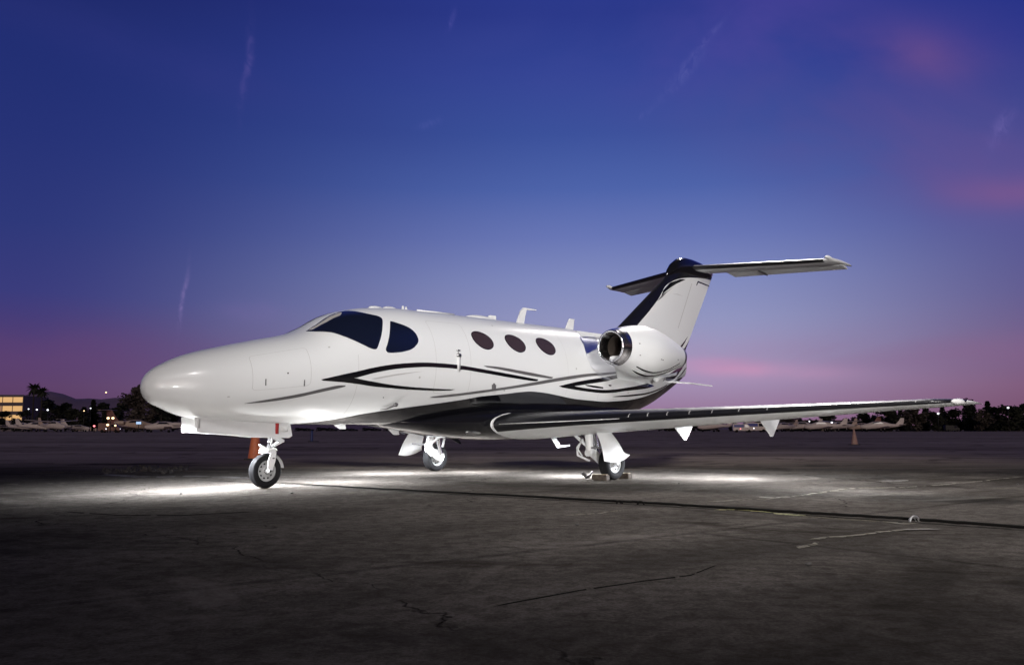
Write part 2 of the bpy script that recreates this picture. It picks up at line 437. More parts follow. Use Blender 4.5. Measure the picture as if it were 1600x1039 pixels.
P_WIND = [(-3.966,72.8),(-3.843,77.0),(-3.709,79.4),(-3.554,81.0),(-3.42,81.6),(-3.324,80.4),(-3.268,73.8),(-3.210,65.4),(-3.141,59.0),(-3.057,54.0),(-3.029,50.4),(-3.042,45.8),(-3.107,36.2),(-3.170,27.1),(-3.236,19.1),(-3.270,15.3),(-3.296,14.3),(-3.336,14.8),(-3.400,17.4),(-3.498,23.2),(-3.605,30.9),(-3.696,40.0),(-3.761,48.3),(-3.827,55.2),(-3.906,63.0)]
P_SIDE = [(-2.940,43.5),(-2.909,44.2),(-2.841,41.9),(-2.735,38.1),(-2.656,33.8),(-2.610,28.6),(-2.595,23.4),(-2.611,19.2),(-2.670,15.1),(-2.757,12.0),(-2.877,10.1),(-3.006,9.4),(-3.104,9.8),(-3.139,11.2),(-3.144,13.7),(-3.112,17.8),(-3.064,24.6),(-3.006,33.5)]
P_POST = [(-3.93,72.3),(-3.862,74.7),(-3.720,76.6),(-3.588,77.6),(-3.455,78.6),(-3.40,77.6),(-3.486,70.7),(-3.586,70.4),(-3.679,70.4),(-3.758,71.2),(-3.845,70.4),(-3.90,69.7)]
STRIPES = [
 ([(-4.051,-7.5),(-3.822,-5.4),(-3.580,-3.7),(-3.284,-1.8),(-2.968,-0.6),(-2.632,0.2),(-2.329,0.5),(-2.013,0.3),(-1.684,-0.8),(-1.371,-2.3),(-1.151,-3.5),(-0.742,-5.8),(-0.326,-8.2),(-0.421,-9.2),(-0.832,-7.5),(-1.226,-5.4),(-1.683,-3.1),(-2.012,-2.0),(-2.328,-1.9),(-2.631,-2.4),(-2.966,-3.6),(-3.281,-5.6),(-3.451,-7.2),(-3.615,-9.1),(-3.394,-14.0),(-3.068,-18.9),(-2.729,-21.5),(-2.377,-22.6),(-1.943,-22.7),(-2.293,-23.9),(-2.623,-23.7),(-2.965,-22.2),(-3.292,-19.3),(-3.518,-15.6),(-3.732,-12.2),(-3.934,-9.4)], 'black'),
 ([(-1.462,1.1),(-1.171,.9),(-0.808,-0.6),(-0.430,-2.4),(-0.000,-5.0),(-0.100,-5.6),(-0.493,-4.0),(-0.870,-1.8),(-1.201,0.1)], 'grey'),
 ([(-2.341,-31.6),(-2.134,-29.3),(-1.746,-25.6),(-1.242,-20.4),(-0.810,-15.8),(-0.353,-10.6),(0.102,-5.6),(0.660,-0.6),(1.3,2.6),(1.984,4.2),(1.981,2.9),(1.03,.1),(0.310,-6.0),(-0.345,-12.8),(-0.801,-17.6),(-1.233,-22.0),(-1.733,-27.2),(-2.125,-30.8)], 'grey'),
 ([(0.155,-13.8),(0.665,-7.1),(1.30,-1.8),(2.16,1.7),(2.154,-0.2),(1.5,-3.6),(0.960,-7.8),(0.465,-12.7),(0.685,-14.2),(0.984,-15.3),(1.287,-15.6),(1.713,-15.3),(2.1,-14.2),(3.012,-11.4),(3.4,-11.6),(3.35,-15.4),(3.009,-17.6),(2.022,-18.1),(1.676,-18.5),(1.260,-18.5),(0.881,-17.7),(0.513,-15.9)], 'black'),
 ([(0.764,-10.8),(1.006,-11.5),(1.228,-12.5),(1.231,-13.2),(0.992,-12.5)], 'black'),
 ([(1.539,-24.1),(1.941,-25.0),(2.385,-25.4),(3.0,-26.6),(3.6,-27.2),(3.58,-28.8),(3.0,-28.4),(2.4,-27.2),(1.953,-26.4)], 'black'),
 ([(-4.911,-31.3),(-4.678,-26.7),(-4.33,-22.0),(-4.175,-20.0),(-3.994,-17.4),(-3.824,-15.8),(-3.711,-16.4),(-3.759,-17.4),(-3.986,-20.2),(-4.168,-22.8),(-4.32,-25.1),(-4.670,-29.3)], 'grey'),
 ([(-3.358,-11.8),(-3.141,-9.9),(-2.867,-8.0),(-2.528,-6.3),(-2.817,-8.6),(-3.092,-11.0),(-3.269,-12.3)], 'pale'),
 ([(3.41,-13.6),(3.60,-8.3),(3.94,-5.0),(4.533,-1.1),(4.25,-12.7),(3.96,-23.0),(3.6,-20)], 'black'),
 ([(4.132,-27.9),(4.42,-22.5),(4.70,-13.6),(4.715,-17.2),(4.451,-26.6),(4.179,-31.2)], 'black'),
 ([(3.9,12),(4.2,14),(4.6,19),(4.62,17),(4.25,11.8),(3.95,10.4)], 'black'),
]
for sg in (1, -1):
    decal('windshield', P_WIND, M['glass'], .0035, jet, sg, sb=3, sharp=60)
    decal('windshield_post', P_POST, M['interior'], .0060, jet, sg, sharp=60)
    decal('cockpit_window', P_SIDE, M['glass'], .0035, jet, sg, sharp=60)
    for uc, tc_ in [(-1.394, 28.2), (-.726, 28.2), (-.06, 28.3)]:
        ring = [(uc + .187*math.cos(a) + .0*math.sin(a), tc_ + 9.9*math.sin(a) - 2.3*math.cos(a)) for a in [2*math.pi*k/36 for k in range(36)]]
        rim = [(uc + .199*math.cos(a), tc_ + 10.6*math.sin(a) - 2.3*math.cos(a)) for a in [2*math.pi*k/36 for k in range(36)]]
        w_ = decal('cabin_window', rim, M['black'], .002, jet, sg, smooth=False)
        decal('pane', ring, M['cabglass'], .004, w_, sg, smooth=False)
    for poly, mk in STRIPES: decal('livery_stripe', poly, M[mk], .003, fus, sg, wide=.0065 if mk != 'pale' else 0)

# fine gaps round the cabin door, hatches and skin panels
def seam(pts, sgn, w=.0022, off=.0012, closed=False):
    bm = bmesh.new(); P = []
    pts = pts + ([pts[0]] if closed else [])
    for (a, b), (c, d) in zip(pts, pts[1:]):
        n = max(2, int(math.hypot(c-a, (d-b)*.0138)/.03)); P += [(a+(c-a)*k/n, b+(d-b)*k/n) for k in range(n)]
    P.append(pts[-1]); rows = []
    for i, p in enumerate(P):
        q = P[min(i+1, len(P)-1)]; r = P[max(i-1, 0)]; t = Vector((q[0]-r[0], (q[1]-r[1])*.0138)); t.normalize()
        rows.append([SX(p[0]-t.y*w*e, p[1]+t.x*w*e/.0138, sgn, off) for e in (-1, 1)])
    sheet(bm, rows); bmesh.ops.recalc_face_normals(bm, faces=bm.faces); return link('panel_gap', bm, M['panel'], fus)
def rrect(u0, u1, t0, t1, r=.06):
    out = []; k = r/.0138
    for cx_, cy_, a0 in ((u1-r, t1-k, 0), (u0+r, t1-k, 90), (u0+r, t0+k, 180), (u1-r, t0+k, 270)):
        out += [(cx_ + r*math.cos(R(a0+a)), cy_ + k*math.sin(R(a0+a))) for a in (0, 22, 45, 67, 90)]
    return out
seam(rrect(-2.33, -1.70, -27, 48), 1, closed=True)
for sg in (1, -1):
    seam(rrect(-4.86, -4.18, -12, 38, .05), sg, closed=True)
    seam([(-3.55, -88), (-3.55, 12)], sg)
    seam(rrect(1.15, 1.75, -28, -19, .03), sg, closed=True)
    seam([(2.75, -30), (2.75, 60)], sg); seam([(.35, -24), (.35, 88)], sg, .0014)
    for u, t in ((-5.1,-20),(-3.9,30),(-2.6,-12),(-1.0,52),(.55,5),(-.4,-8),(2.0,-22)):
        bm = bmesh.new(); c = [SX(u+.016*math.cos(a), t+1.15*math.sin(a), sg, .0015) for a in [2*math.pi*k/12 for k in range(12)]]
        bm.faces.new([bm.verts.new(p) for p in c]); fix(bm); link('access_port', bm, M['panel'], fus)

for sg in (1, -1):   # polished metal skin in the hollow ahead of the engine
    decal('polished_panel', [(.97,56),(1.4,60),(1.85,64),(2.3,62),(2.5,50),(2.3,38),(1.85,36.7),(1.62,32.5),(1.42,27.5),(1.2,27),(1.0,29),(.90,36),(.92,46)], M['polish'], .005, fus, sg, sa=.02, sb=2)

# belly / wing fairing
FR = [(-2.75,.04,.80,.78),(-2.6,.16,.84,.735),(-2.2,.42,.90,.67),(-1.7,.56,.98,.60),(-1.2,.66,1.04,.555),(-.6,.74,1.06,.535),(.4,.78,1.06,.535),(1.0,.78,1.04,.56),(1.7,.68,1.00,.63),(2.3,.48,.98,.74),(2.75,.22,.97,.85),(2.95,.05,.94,.90)]
fw, ft_, fb_ = [pchip([r[0] for r in FR], [r[k] for r in FR]) for k in (1,2,3)]
bm = bmesh.new(); rows = []
for k in range(115):
    u = -2.75 + .05*k; h = (ft_(u)-fb_(u))/2; c = (ft_(u)+fb_(u))/2
    rows.append([L((u, fw(u)*math.copysign(abs(math.cos(a))**.72, math.cos(a)), c + h*math.copysign(abs(math.sin(a))**.85, math.sin(a)))) for a in [2*math.pi*j/48 for j in range(48)]])
V = sheet(bm, rows, closed=True); bm.faces.new(V[0]); bm.faces.new(V[-1]); fix(bm)
fair = link('belly_fairing', bm, M['black'], jet, angle=50)

# ---------------------------------------------------------------- lifting surfaces
def naca(x, t): return 5*t*(.2969*math.sqrt(x) - .1260*x - .3516*x*x + .2843*x**3 - .1030*x**4)
def foil_pts(c0, c1, n, t, side, le=.0):
    """chord fractions c0..c1 on 'side' (+1 upper, -1 lower)"""
    out = []
    for i in range(n+1):
        x = c0 + (c1-c0)*(i/n)**2 if c0 == 0 else c0 + (c1-c0)*i/n
        out.append((x, side*naca(x, t)))
    return out
def loop_full(t, n=22):
    up = foil_pts(0, 1, n, t, 1); lo = foil_pts(0, 1, n, t, -1)
    return list(reversed(up)) + lo[1:-1]
def wing_sec(v):
    s = (v-.70)/5.8
    le = -1.235 + (v-.8)*.245
    if v < 1.3: le -= .0
    te = .98 - (v-.8)*.036
    zc = .765 + (v-.8)*.0425
    t = .165 - .045*s
    return le, te-le, zc, t
def build_wing(sg):
    def place(v, x, z, off=0):
        le, c, zc, t = wing_sec(v)
        rnd = 1.0
        if v > 6.12:
            q = min(1, (v-6.12)/.32); rnd = math.sqrt(max(.0004, 1-q*q)); 
            le2 = le + (1-rnd)*.42; te2 = le + c + .10*q
            return Vector((le2 + (te2-le2)*x, -sg*v, zc + z*c*rnd*.96 - .035*x*c))
        p = Vector((le + c*x, -sg*v, zc + z*c - .035*x*c))
        return p
    vs = [.72,.8,.9,1.05,1.3,1.6,2,2.5,3,3.5,4,4.5,5,5.4,5.75,6.0,6.12,6.2,6.27,6.33,6.38,6.415,6.44]
    bm = bmesh.new()
    rows = [[place(v, x, z) for x, z in loop_full(wing_sec(v)[3])] for v in vs]
    V = sheet(bm, rows, closed=True); bm.faces.new(V[0]); bm.faces.new(V[-1]); fix(bm)
    wg = link('wing', bm, M['white'], jet, angle=50)
    # leading edge boot shell
    bm = bmesh.new(); rows = []
    for v in [.75] + vs[1:22]:
        le, c, zc, t = wing_sec(v)
        up = foil_pts(0, .20, 12, t, 1); lo = foil_pts(0, pl([(.7,.040),(1.3,.030),(2.2,.022),(6,.021)], v), 6, t, -1)
        pr = list(reversed(up)) + lo[1:]
        q = []
        for i, (x, z) in enumerate(pr):
            a = pr[max(0, i-1)]; b = pr[min(len(pr)-1, i+1)]
            n = Vector((b[1]-a[1], 0, -(b[0]-a[0]))); n.normalize()
            if n.x > 0 and x < .003: n = -n
            n = Vector((-abs(n.x), 0, abs(n.z) if z > 0 else -abs(n.z)))
            q.append(place(v, x, z) + n*.004)
        rows.append(q)
    sheet(bm, rows); fix(bm)
    bt = link('leading_edge_boot', bm, M['boot'], wg)
    for v in (2.72, 2.97, 3.22, 3.5, 3.78, 4.1, 4.43, 6.0):
        bm = bmesh.new(); rows = []
        for dv in (-.006, .006):
            le, c, zc, t = wing_sec(v+dv)
            rows.append([place(v+dv, x, naca(x, t)) + Vector((-.006 + .004*(x > .01), 0, .004)) for x in (0, .001, .003, .006, .010, .015, .020)])
        sheet(bm, rows); fix(bm); link('boot_seam', bm, M['seam'], wg)
    # black tip cap + navigation light
    bm = bmesh.new()
    lathe(bm, [(0,.002),(.03,.022),(.10,.035),(.17,.03),(.22,.012),(.24,.002)], place(6.29, .02, .005) + Vector((.0, -sg*.03, 0)), (1, -sg*.35, -.02), 14)
    fix(bm); link('navigation_light', bm, M['lens'], wg)
    bm = bmesh.new()
    prism(bm, [Vector((.40, -sg*6.24, .985)), Vector((.66, -sg*6.24, .99)), Vector((.86, -sg*6.30, .998)), Vector((.72, -sg*6.37, 1.0)), Vector((.4, -sg*6.39, 1.0))], (0, 0, .03))
    fix(bm); link('tip_cap', bm, M['black'], wg, smooth=False)
    # flap-track fairings: hanging pointed fins
    for v in (2.45, 3.8):
        le, c, zc, t = wing_sec(v); z0 = zc - .055
        bm = bmesh.new()
        prism(bm, [Vector((.62, -sg*(v-.012), z0+.02)), Vector((1.20, -sg*(v-.012), z0+.02)), Vector((1.16, -sg*(v-.012), z0-.03)), Vector((.98, -sg*(v-.012), z0-.235)), Vector((.93, -sg*(v-.012), z0-.24)), Vector((.66, -sg*(v-.012), z0-.03))], (0, -sg*.024, 0))
        bmesh.ops.bevel(bm, geom=bm.edges[:], offset=.006, segments=2, affect='EDGES')
        fix(bm); link('flap_hinge_fairing', bm, M['white'], wg, angle=35)
    # stall strip on the root, drain mast under it
    bm = bmesh.new(); tube(bm, [place(.86, 0, .0)+Vector((-.006,0,.0)), place(1.5, 0, 0)+Vector((-.006,0,-.006)), place(2.6, 0, 0)+Vector((-.004,0,-.010))], [.006, .006, .003], 6); fix(bm)
    link('stall_strip', bm, M['lens'], wg)
    # bright rim of the root fillet, around the leading edge
    bm = bmesh.new()
    t = wing_sec(.84)[3]; pr = list(reversed(foil_pts(0, .16, 10, t, 1))) + foil_pts(0, .05, 6, t, -1)[1:]
    tube(bm, [place(.765, x, z*1.05) + Vector((-.010, 0, 0)) for x, z in pr], .006, 6); fix(bm)
    link('root_seal', bm, M['lens'], wg)
    return wg
for sg in (1, -1): build_wing(sg)

# fin
FLE = lambda w: 2.41 + (w-2.3)*(2.07/1.48)
FTE = lambda w: 4.84 + (w-2.2)*(1.03/1.54)
def fin_sec(w): return FLE(w), FTE(w)-FLE(w), .105 - .012*(w-2.1)
bm = bmesh.new(); rows = []
FW = [2.05,2.2,2.35,2.5,2.8,3.1,3.4,3.6,3.72,3.80]
for w in FW:
    le, c, t = fin_sec(w)
    rows.append([Vector((le + c*x, z*c, w)) for x, z in loop_full(t)])
V = sheet(bm, rows, closed=True); bm.faces.new(V[0]); bm.faces.new(V[-1]); fix(bm)
fin = link('tail_fin', bm, M['white'], jet, angle=50)
BB = [(2.3,.30),(2.55,.15),(2.84,.16),(3.1,.155),(3.25,.13),(3.38,.10),(3.46,.115),(3.54,.17),(3.60,.25),(3.65,.40),(3.69,.60),(3.72,1.0),(3.8,1.0)]
bm = bmesh.new(); rows = []
for k in range(45):
    w = 2.35 + 1.44*k/44; le, c, t = fin_sec(w); cb = min(.999, pl([(a, min(1, b*(1 if b >= 1 else 1))) for a, b in BB], w))
    up = foil_pts(0, cb, 16, t, 1); lo = foil_pts(0, cb, 16, t, -1)
    rows.append([Vector((le + c*x - .003*(1-x), z*c + (.003 if z > 0 else -.003 if z < 0 else 0), w)) for x, z in list(reversed(up)) + lo[1:]])
sheet(bm, rows); fix(bm)
link('fin_boot', bm, M['boot'], fin)
def finmap(u, w, sgn, off):
    le, c, t = fin_sec(w); x = max(0, min(1, (u-le)/c)); return Vector((u, -sgn*(naca(x, t)*c + off), w))
FD = [([(4.02,3.30),(4.25,3.47),(4.62,3.585),(4.80,3.60),(4.45,3.47),(4.15,3.32),(3.95,3.20)], 'black'),
      ([(3.80,3.07),(3.98,3.22),(4.40,3.42),(4.12,3.27),(3.95,3.15)], 'grey'),
      ([(4.30,3.26),(4.50,3.28),(4.72,3.255),(4.50,3.268)], 'pale'),
      ([(5.28,3.63),(5.78,3.60),(5.78,3.575),(5.30,3.60),(5.24,3.53),(5.22,3.54)], 'black'),
      ([(4.56,2.24),(4.74,2.36),(4.93,2.50),(4.80,2.36),(4.64,2.22)], 'black'),
      ([(4.68,2.16),(4.79,2.25),(4.99,2.43),(4.90,2.30),(4.83,2.20)], 'black'),
      ([(4.50,2.62),(4.52,2.62),(5.05,3.55),(5.03,3.55)], 'pale')]
for sg in (1, -1):
    for poly, mk in FD: decal('fin_stripe', poly, M[mk], .003, fin, sg, fn=finmap, sa=.06, sb=.06, smooth=False)
# bullet fairing on top of the fin
bm = bmesh.new(); rows = []
for u, hw_, zt, zb in [(4.22,.01,3.64,3.62),(4.30,.05,3.76,3.60),(4.42,.085,3.88,3.64),(4.6,.11,3.99,3.68),(4.85,.12,4.045,3.70),(5.1,.12,4.045,3.70),(5.4,.11,4.02,3.70),(5.6,.095,3.985,3.71),(5.78,.07,3.945,3.74),(5.93,.012,3.89,3.82)]:
    c = (zt+zb)/2; h = (zt-zb)/2
    rows.append([Vector((u, hw_*math.cos(a), c + h*math.sin(a))) for a in [2*math.pi*j/24 for j in range(24)]])
V = sheet(bm, rows, closed=True); bm.faces.new(V[0]); bm.faces.new(V[-1]); fix(bm)
link('tail_bullet_fairing', bm, M['black'], fin)

# tailplane
def stab_sec(v):
    s = v/2.55
    le = 4.95 + .83*s; te = 6.02 + .60*s
    return le, te-le, 3.865 - .055*s, .115
for sg in (1, -1):
    vs = [0.0,.15,.3,.6,1,1.4,1.8,2.2,2.4,2.50,2.56]
    def sp(v, x, z):
        le, c, zc, t = stab_sec(v)
        r = 1 if v < 2.45 else (.75 if v < 2.52 else .25)
        return Vector((le + c*x, -sg*v, zc + z*c*r))
    def cut(c0, c1, t, n=14):
        return list(reversed(foil_pts(c0, c1, n, t, 1))) + foil_pts(c0, c1, n, t, -1)[(1 if c0 == 0 else 0):]
    bm = bmesh.new(); V = sheet(bm, [[sp(v, x, z) for x, z in cut(0, .66, stab_sec(v)[3])] for v in vs], closed=True)
    bm.faces.new(V[0]); bm.faces.new(V[-1]); fix(bm)
    sb_ = link('tailplane', bm, M['white'], jet, angle=50)
    bm = bmesh.new(); rows = []; DR = R(15)
    for v in [.42,.8,1.2,1.6,2,2.3,2.47,2.54]:
        le, c, zc, t = stab_sec(v); hx = le + .67*c; r = []
        for x, z in cut(.67, 1, t, 8):
            dx = (x-.67)*c; dz = z*c; r.append(Vector((hx + dx*math.cos(DR) + dz*math.sin(DR), -sg*v, zc - .004 - dx*math.sin(DR) + dz*math.cos(DR))))
        rows.append(r)
    V = sheet(bm, rows, closed=True); bm.faces.new(V[0]); bm.faces.new(V[-1]); fix(bm)
    link('elevator', bm, M['white'], sb_, angle=50)
    bm = bmesh.new(); rows = []
    for v in [.08,.3,.6,1,1.4,1.8,2.1,2.44]:
        t = stab_sec(v)[3]; pr = list(reversed(foil_pts(0, .34, 12, t, 1))) + foil_pts(0, .085, 8, t, -1)[1:]
        rows.append([sp(v, x, z) + Vector((-.004 if x < .02 else 0, 0, .003 if z > 0 else -.003)) for x, z in pr])
    sheet(bm, rows); fix(bm); link('tailplane_boot', bm, M['boot'], sb_)
    bm = bmesh.new(); rows = []
    for x, hw_, h in [(5.66,.004,.004),(5.69,.035,.020),(5.74,.05,.034),(5.85,.06,.036),(6.1,.065,.034),(6.4,.06,.026),(6.58,.04,.014),(6.68,.012,.005)]:
        rows.append([Vector((x, -sg*(2.52 + .05*(x-5.6)) + hw_*math.cos(a), 3.82 + h*math.sin(a) + .03*(x < 5.8) - .04*max(0, x-6.1))) for a in [2*math.pi*j/16 for j in range(16)]])
    V = sheet(bm, rows, closed=True); bm.faces.new(V[0]); bm.faces.new(V[-1]); fix(bm)
    link('elevator_horn', bm, M['white'], sb_)
    bm = bmesh.new(); tube(bm, [sp(1.05, .62, -.05), sp(1.05, .86, -.07), sp(1.05, .98, -.10)], [.02,.03,.012], 8); fix(bm)
    link('elevator_hinge', bm, M['metal'], sb_)

# ---------------------------------------------------------------- engines
NV, NZ = 1.18, 1.97
NP = [(0,0),(0,0),(.925,.258),(.95,.270),(.99,.282),(1.06,.296),(1.2,.330),(1.35,.362),(1.5,.386),(1.7,.400),(1.9,.386),(2.05,.362),(2.2,.332),(2.35,.296),(2.5,.256),(2.62,.222),(2.70,.200)]
nr = pchip([p[0] for p in NP[2:]], [p[1] for p in NP[2:]])
def nz(u): return NZ - .035*max(0, u-.95) - .01*max(0, u-1.9)
def nac(u, ph, sgn, off=0):       # ph degrees: 0 outboard, 90 top
    r = nr(u) + off; a = R(ph)
    lobe = 1.0 + .04*max(0, -math.sin(a))*max(0, min(1, (u-1.2)/.4))*max(0, min(1, (2.8-u)/.6))
    return Vector((u, -sgn*(NV + r*math.cos(a)*.97), nz(u) + r*math.sin(a)*lobe))
for sg in (1, -1):
    bm = bmesh.new()
    uu = [1.06+.04*k for k in range(41)] + [2.70]
    sheet(bm, [[nac(u, 360*k/64, sg) for k in range(64)] for u in uu], closed=True); fix(bm)
    en = link('engine_nacelle', bm, M['white'], jet)
    if True:
        # make sure normals face outward on the open shell
        me = en.data; f = me.polygons[0]
        if (f.center - Vector((f.center.x, -sg*NV, nz(f.center.x)))).dot(f.normal) < 0: me.flip_normals()
    bm = bmesh.new()
    prof = [(1.062, nr(1.06)+.001),(1.03,nr(1.03)),(1.0,nr(1.0)),(.98,nr(.98)),(.95,nr(.95))] + [(.925 - .038*math.sin(q*math.pi/10), .236 + .022*math.cos(q*math.pi/10)) for q in range(11)] + [(.95,.209),(1.0,.205),(1.1,.204)]
    lathe(bm, prof, (0, -sg*NV, NZ-.003), (1, 0, 0), 64); fix(bm)
    link('intake_lip', bm, M['chrome'], en)
    bm = bmesh.new()
    lathe(bm, [(1.1,.2035),(1.2,.208),(1.45,.225),(1.452,.0)], (0, -sg*NV, NZ-.003), (1,0,0), 48)
    fix(bm); link('intake_duct', bm, M['duct'], en)
    bm = bmesh.new()
    for k in range(20):
        a = 2*math.pi*k/20; ca, sa_ = math.cos(a), math.sin(a)
        A = [Vector((1.36, -sg*NV + .06*math.cos(a-.15), NZ + .06*math.sin(a-.15))), Vector((1.40, -sg*NV + .06*math.cos(a+.15), NZ + .06*math.sin(a+.15))),
             Vector((1.42, -sg*NV + .212*math.cos(a+.12), NZ + .212*math.sin(a+.12))), Vector((1.34, -sg*NV + .212*math.cos(a-.02), NZ + .212*math.sin(a-.02)))]
        bm.faces.new([bm.verts.new(p) for p in A])
    lathe(bm, [(1.24,.002),(1.27,.03),(1.32,.055),(1.38,.068),(1.41,.07)], (0, -sg*NV, NZ), (1,0,0), 20)
    link('fan', bm, M['fan'], en)
    bm = bmesh.new()
    lathe(bm, [(2.66,.196),(2.72,.195),(2.76,.186),(2.765,.175),(2.70,.170),(2.4,.160),(2.4,0)], (0, -sg*NV, nz(2.70)), (1,0,0), 40); fix(bm)
    link('exhaust_nozzle', bm, M['metal'], en)
    for poly, mk in [([(1.30,-54),(1.5,-56),(1.8,-56),(2.05,-50),(2.3,-40),(2.5,-29),(2.5,-32),(2.3,-44),(2.05,-54.5),(1.8,-60.5),(1.5,-61),(1.3,-57)], 'black'),
                     ([(1.30,-72),(1.5,-72),(1.8,-72),(2.05,-65),(2.3,-53),(2.5,-40),(2.48,-44),(2.3,-60),(2.05,-73),(1.8,-80),(1.5,-79)], 'black')]:
        decal('nacelle_stripe', poly, M[mk], .003, en, sg, fn=nac, sa=.05, sb=4)
    for uu_, ph in ((1.75,-22),(1.80,-23),(2.35,-18),(1.25,-22),(1.22,8)):
        bm = bmesh.new(); box(bm, nac(uu_, ph, sg, .002), (.03,.012,.010), bev=.003); fix(bm); link('drain_port', bm, M['dark'], en)
    # pylon: slab sloping from the nacelle down to the fuselage side
    bm = bmesh.new(); rows = []
    for q in (0, .25, .5, .75, 1):
        v = 1.10 - .55*q; zc = 1.80 - .34*q*q - .0*q; le = .98 + .95*q; te = 2.80 + .40*q; t = .055 + .02*q
        rows.append([Vector((le + (te-le)*x, -sg*v, zc + z*(te-le))) for x, z in loop_full(t, 12)])
    V = sheet(bm, rows, closed=True); bm.faces.new(V[0]); bm.faces.new(V[-1]); fix(bm)
    link('engine_pylon', bm, M['white'], jet, angle=50)
    # small strake and vent rod below the engine
    bm = bmesh.new()
    prism(bm, [Vector((3.55,-sg*.38,1.535)), Vector((4.05,-sg*.62,1.52)), Vector((4.72,-sg*.66,1.49)), Vector((4.30,-sg*.24,1.56)), Vector((3.9,-sg*.20,1.60))], (0,0,.022))
    fix(bm); link('tail_strake', bm, M['white'], jet, smooth=False)
    bm = bmesh.new(); tube(bm, [Vector((2.55,-sg*.86,1.52)), Vector((2.75,-sg*.84,1.575)), Vector((3.35,-sg*.74,1.66)), Vector((3.7,-sg*.55,1.72))], [.042,.03,.025,.012], 10)
    tube(bm, [Vector((2.57,-sg*.86,1.55)), Vector((2.60,-sg*.86,1.49))], .035, 10); fix(bm)
    link('vent_rod', bm, M['white2'], jet)

# ---------------------------------------------------------------- aerials and small fuselage fittings
def blade(name, u0, u1, z0, u2, u3, z1, y=0, th=.02, m='white2', parent=jet):
    bm = bmesh.new(); prism(bm, [Vector((u0,y-th/2,z0)), Vector((u1,y-th/2,z0)), Vector((u3,y-th/2,z1)), Vector((u2,y-th/2,z1))], (0,th,0))
    bmesh.ops.bevel(bm, geom=bm.edges[:], offset=min(th*.35, .008), segments=2, affect='EDGES'); fix(bm)
    return link(name, bm, M[m], parent, angle=35)
bm = bmesh.new()
prism(bm, [Vector((.02,-.012,2.30)), Vector((.19,-.012,2.30)), Vector((.27,-.012,2.575)), Vector((.50,-.012,2.585)), Vector((.50,-.012,2.60)), Vector((.21,-.012,2.605)), Vector((.14,-.012,2.55))], (0,.024,0)); fix(bm)
link('roof_aerial', bm, M['white2'], jet, angle=35)
blade('roof_aerial', 1.20, 1.42, 2.30, 1.33, 1.46, 2.53, th=.03)
for u, v, l, h, hw_ in ((-2.72,0,.13,.028,.05),(-2.48,0,.13,.028,.05),(-.75,0,.34,.05,.07)):
    bm = bmesh.new(); rows = []
    for q in range(9):
        s = q/8; k = math.sqrt(max(.001, 1-(2*s-1)**2)); 
        rows.append([Vector((u-l+2*l*s, hw_*k*math.cos(a), ftop(u)-.008+(h+.01)*k*max(0, math.sin(a)) - .01*(math.sin(a) < 0))) for a in [2*math.pi*j/16 for j in range(16)]])
    V = sheet(bm, rows, closed=True); bm.faces.new(V[0]); bm.faces.new(V[-1]); fix(bm); link('aerial_fairing', bm, M['white2'], jet)
blade('roof_aerial', -.62, -.42, 2.33, -.56, -.42, 2.415, th=.04)
for u, v in ((-2.34,.10),(-2.25,.06)): blade('pitot_fin', u-.022, u+.03, 2.30, u-.005, u+.022, 2.375, y=-v, th=.02)
bm = bmesh.new(); tube(bm, [SX(-2.1,82,1,.008), SX(-1.75,82,1,.010), SX(-1.4,82,1,.008)], .011, 6); fix(bm); link('roof_seam_rail', bm, M['white2'], jet)
# door handle with its white strap
bm = bmesh.new(); tube(bm, [SX(-1.965,14.0,1,.012), SX(-1.93,14.2,1,.016), SX(-1.895,13.8,1,.012)], .008, 6); tube(bm, [SX(-1.93,14.0,1,.012), SX(-1.93,9.5,1,.02)], .010, 8)
box(bm, SX(-1.93,9.0,1,.015), (.07,.03,.045), bev=.006); fix(bm); dh = link('door_handle', bm, M['metal'], jet)
bm = bmesh.new(); box(bm, SX(-1.935,1.6,1,.012), (.055,.008,.185), bev=.002); fix(bm); link('handle_strap', bm, M['white2'], dh)
# panel latches and vents on the side
for u, t, w_, h_, mk in ((-4.717,-2.8,.012,.075,'grey'),(-4.259,-8.5,.012,.075,'grey'),(-4.463,4.5,.016,.016,'dark'),(-3.1,-32,.014,.014,'grey'),(-1.0,-21,.012,.012,'dark')):
    bm = bmesh.new(); box(bm, SX(u,t,1,.002), (w_,.008,h_), rot=Matrix.Rotation(R(-14),3,'Z') if u < -4 else None, bev=.002); fix(bm); link('panel_latch', bm, M[mk], fus)
bm = bmesh.new(); rows = []
for s in (1,): 
    bm2 = bm; box(bm, SX(-1.23,-17.6,1,.01), (.075,.03,.10), bev=.02)
fix(bm); link('air_scoop', bm, M['grey'], jet, angle=35)
bm = bmesh.new(); box(bm, SX(-2.86,-40,1,.012), (.07,.03,.055), bev=.012); tube(bm, [SX(-2.86,-41,1,.012), SX(-2.96,-45,1,.014), SX(-3.06,-46.5,1,.012)], [.016,.010,.004], 6); fix(bm); link('angle_of_attack_vane', bm, M['grey'], jet, angle=35)
bm = bmesh.new(); box(bm, SX(1.40,-10,1,.01), (.06,.02,.02), bev=.005); fix(bm); link('fuel_drain', bm, M['dark'], jet)
